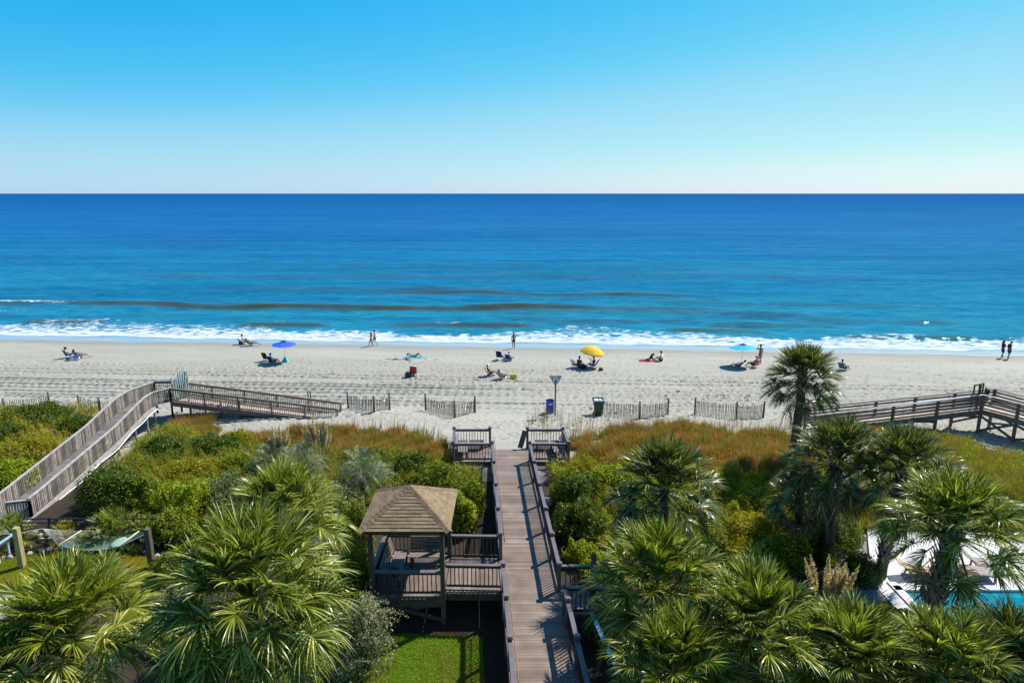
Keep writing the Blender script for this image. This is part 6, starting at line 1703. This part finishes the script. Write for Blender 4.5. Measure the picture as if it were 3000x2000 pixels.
# wading man and two blue chairs
person('shirtless man in navy shorts walking down to the surf in the middle of the beach', G(1505, 1021), R(4), WALK, 'skin_d', 'navy', None, scale=1.02, extra=dict(anL=(-.09, .16, .09), toL=(-.09, .3, .04), knL=(-.09, .12, .5), anR=(.09, -.16, .10), toR=(.09, -.02, .035)))
chair('tall navy beach chair with pale legs left of the low blue chair', G(1465, 1054), R(-20), 'navy', high=.68, recl=.28, seatz=.34)
chair('low bright blue beach chair right of the tall navy one', G(1493, 1056), R(-30), 'blue', high=.6, recl=.34, seatz=.18)
person('person in white mostly hidden in the low bright blue chair', G(1494, 1055), R(-30), SIT, 'skin_p', 'lightblue', 'white_cloth', scale=.8)
bag('white bag between the navy and the blue empty looking chairs', 1479, 1054, (.35, .3, .4), 'white_cloth')
# white hat and striped chair
chair('red brown beach chair of the person in the white hat', G(1436, 1102), R(-72), 'maroon', high=.62, recl=.3, seatz=.27)
person('person in a white sun hat sitting sideways in the red brown chair', G(1436, 1102), R(-72), SIT, 'skin', 'maroon', 'maroon', hat='white_cloth')
chair('striped beach chair right of the person in the white hat', G(1473, 1110), R(-38), 'stripe', high=.55, recl=.4, seatz=.24)
person('dark haired person lying back in the striped chair', G(1473, 1110), R(-38), RECL, 'skin', 'navy', 'maroon', extra=dict(head=(0, -.52, .86), neck=(0, -.46, .72)))
bag('yellow green bag on the sand right of the striped chair', 1504, 1111, (.55, .4, .48), 'bagyellow')
# yellow umbrella group
umbrella('yellow domed beach umbrella tilted right of the middle of the beach', G(1728, 1076), 'yellow', 1.12, 2.1, .6, dome=True, tilt=(-.16, .05), lean=.2, vent=False)
chair('white and teal towel covered chair left of the yellow umbrella', G(1686, 1077), R(-50), 'teal', high=.64, recl=.3, seatz=.28, draped='white_cloth')
person('dark haired person sitting upright left under the yellow umbrella', G(1697, 1077), R(-35), GROUND, 'skin_d', 'navy', 'maroon', longhair=False, scale=1.1, extra=dict(head=(0, .02, .92), neck=(0, 0, .76), che=(0, -.04, .56)))
chair('blue beach chair leaning right under the yellow umbrella', G(1738, 1079), R(62), 'blue', high=.66, recl=.36, seatz=.3)
person('person with a raised arm in the blue chair under the yellow umbrella', G(1738, 1079), R(62), SIT, 'skin', 'grey_cloth', 'maroon', extra=dict(elL=(-.3, .1, .85), wrL=(-.3, .36, 1.05), che=(0, -.05, .7), neck=(0, -.06, .9), head=(0, -.02, 1.04)))
o = bag('round black bag between the chairs under the yellow umbrella', 1709, 1081, (.55, .45, .4), 'black_cloth')
bag('small dark bag on the sand right of the yellow umbrella', 1760, 1087, (.36, .3, .3), 'maroon')
# pair on the sand
towel('orange red towel of the pair sitting on the sand', 1902, 1058, R(-88), 'red', 1.9, .75)
person('person propped on the elbows lying on the orange red towel', G(1900, 1057) + Vector((0, 0, .03)), R(-88), PRONE, 'skin', 'navy', 'navy', longhair=True, extra=dict(head=(0, .46, .62), neck=(0, .38, .48), che=(0, .24, .30)))
person('person with a white towel on the shoulders sitting on the sand', G(1938, 1058), R(58), GROUND, 'skin', 'navy', 'white_cloth', scale=1.12)
# turquoise umbrella group
umbrella('turquoise beach umbrella with a dark vent right of the middle of the beach', G(2170, 1072), 'ut', 1.3, 2.15, .36, tilt=(.06, -.05), lean=.08)
chair('pink red beach chair under the turquoise umbrella', G(2163, 1079), R(60), 'pink', high=.6, recl=.34, seatz=.26)
person('person lying back in the pink red chair under the turquoise umbrella', G(2163, 1079), R(60), RECL, 'skin_d', 'navy', 'navy')
chair('orange beach chair right of the turquoise umbrella', G(2208, 1076), R(38), 'orange', high=.62, recl=.32, seatz=.26)
person('person in a straw hat sitting in the orange chair', G(2208, 1076), R(38), SIT, 'skin_d', 'navy', 'orange', hat='straw')
person('shirtless man in grey shorts standing with one hand at his head', G(2225, 1067), R(25), STAND, 'skin_d', 'grey_cloth', None, scale=1.14, extra=dict(elL=(-.34, .12, 1.28), wrL=(-.17, .12, 1.55)), bl=.75)
# behind the lone palm
chair('teal beach chair half hidden behind the crown of the lone palm', G(2470, 1086), R(-60), 'teal', high=.6, recl=.34, seatz=.28)
person('person sitting in the teal chair behind the lone palm', G(2470, 1086), R(-60), SIT, 'skin_d', 'navy', 'teal')
# couple at the right
person('long haired woman in dark clothes walking at the right end of the surf', G(2934, 1048), R(-88), WALK, 'skin_d', 'navy', 'black_cloth', longhair=True, scale=1.04, extra=dict(elL=(-.2, .04, 1.15), wrL=(-.14, .22, 1.22), elR=(.2, .02, 1.15), wrR=(.16, .2, 1.12), anL=(-.08, .14, .08), toL=(-.08, .28, .04), knL=(-.08, .12, .5), anR=(.08, -.12, .10), toR=(.08, .03, .035), knR=(.08, .02, .5)), bl=.97)
person('man in navy shirt and wide shorts walking with bowed head at the right end', G(2952, 1051), R(-88), WALK, 'skin_d', 'navy', 'navy', scale=1.06, extra=dict(head=(0, .12, 1.58), elL=(-.23, 0, 1.16), wrL=(-.22, .12, .92), elR=(.23, -.03, 1.16), wrR=(.22, .04, .92), anL=(-.09, .12, .09), knL=(-.09, .13, .5), toL=(-.09, .26, .04), anR=(.09, -.12, .10), toR=(.09, .03, .035)), bl=.9)

# ------------------------------------------------------------------ seaweed wrack on the sand
def wrack(label, u, v, n, sx, sy, kind='stuff'):
    c = ground_at(u, v); k = rng.integers(0, 9, n); cx = rng.normal(0, sx, 9); cy = rng.normal(0, sy, 9)
    q = np.stack([c.x + cx[k] + rng.normal(0, .16, n), c.y + cy[k] + rng.normal(0, .12, n)], 1)
    P = np.stack([q[:, 0], q[:, 1], gz_np(q[:, 0], q[:, 1]) + rng.uniform(.0, .09, n)], 1)
    V, F = leaves_np(P, np.tile([0, 0, 1.0], (n, 1)), .14, .04, .8)
    return tag(np_mesh('seaweed', V, F, M['wrack']), label, kind=kind)
M['wrack'] = leafmat('dry_seaweed', [(0.03, 0.022, 0.012), (0.06, 0.045, 0.025), (0.1, 0.08, 0.05)], 0.7, 0.1, 0.2)
wrack('dark clump of washed up seaweed on the sand left of the turquoise towel', 1172, 1053, 420, .8, .35)
wrack('thin scatter of seaweed on the sand below the dark clump', 1160, 1064, 160, 1.6, .4)
wrack('scatter of seaweed bits on the sand right of the turquoise towel', 1235, 1058, 140, 1.4, .5)
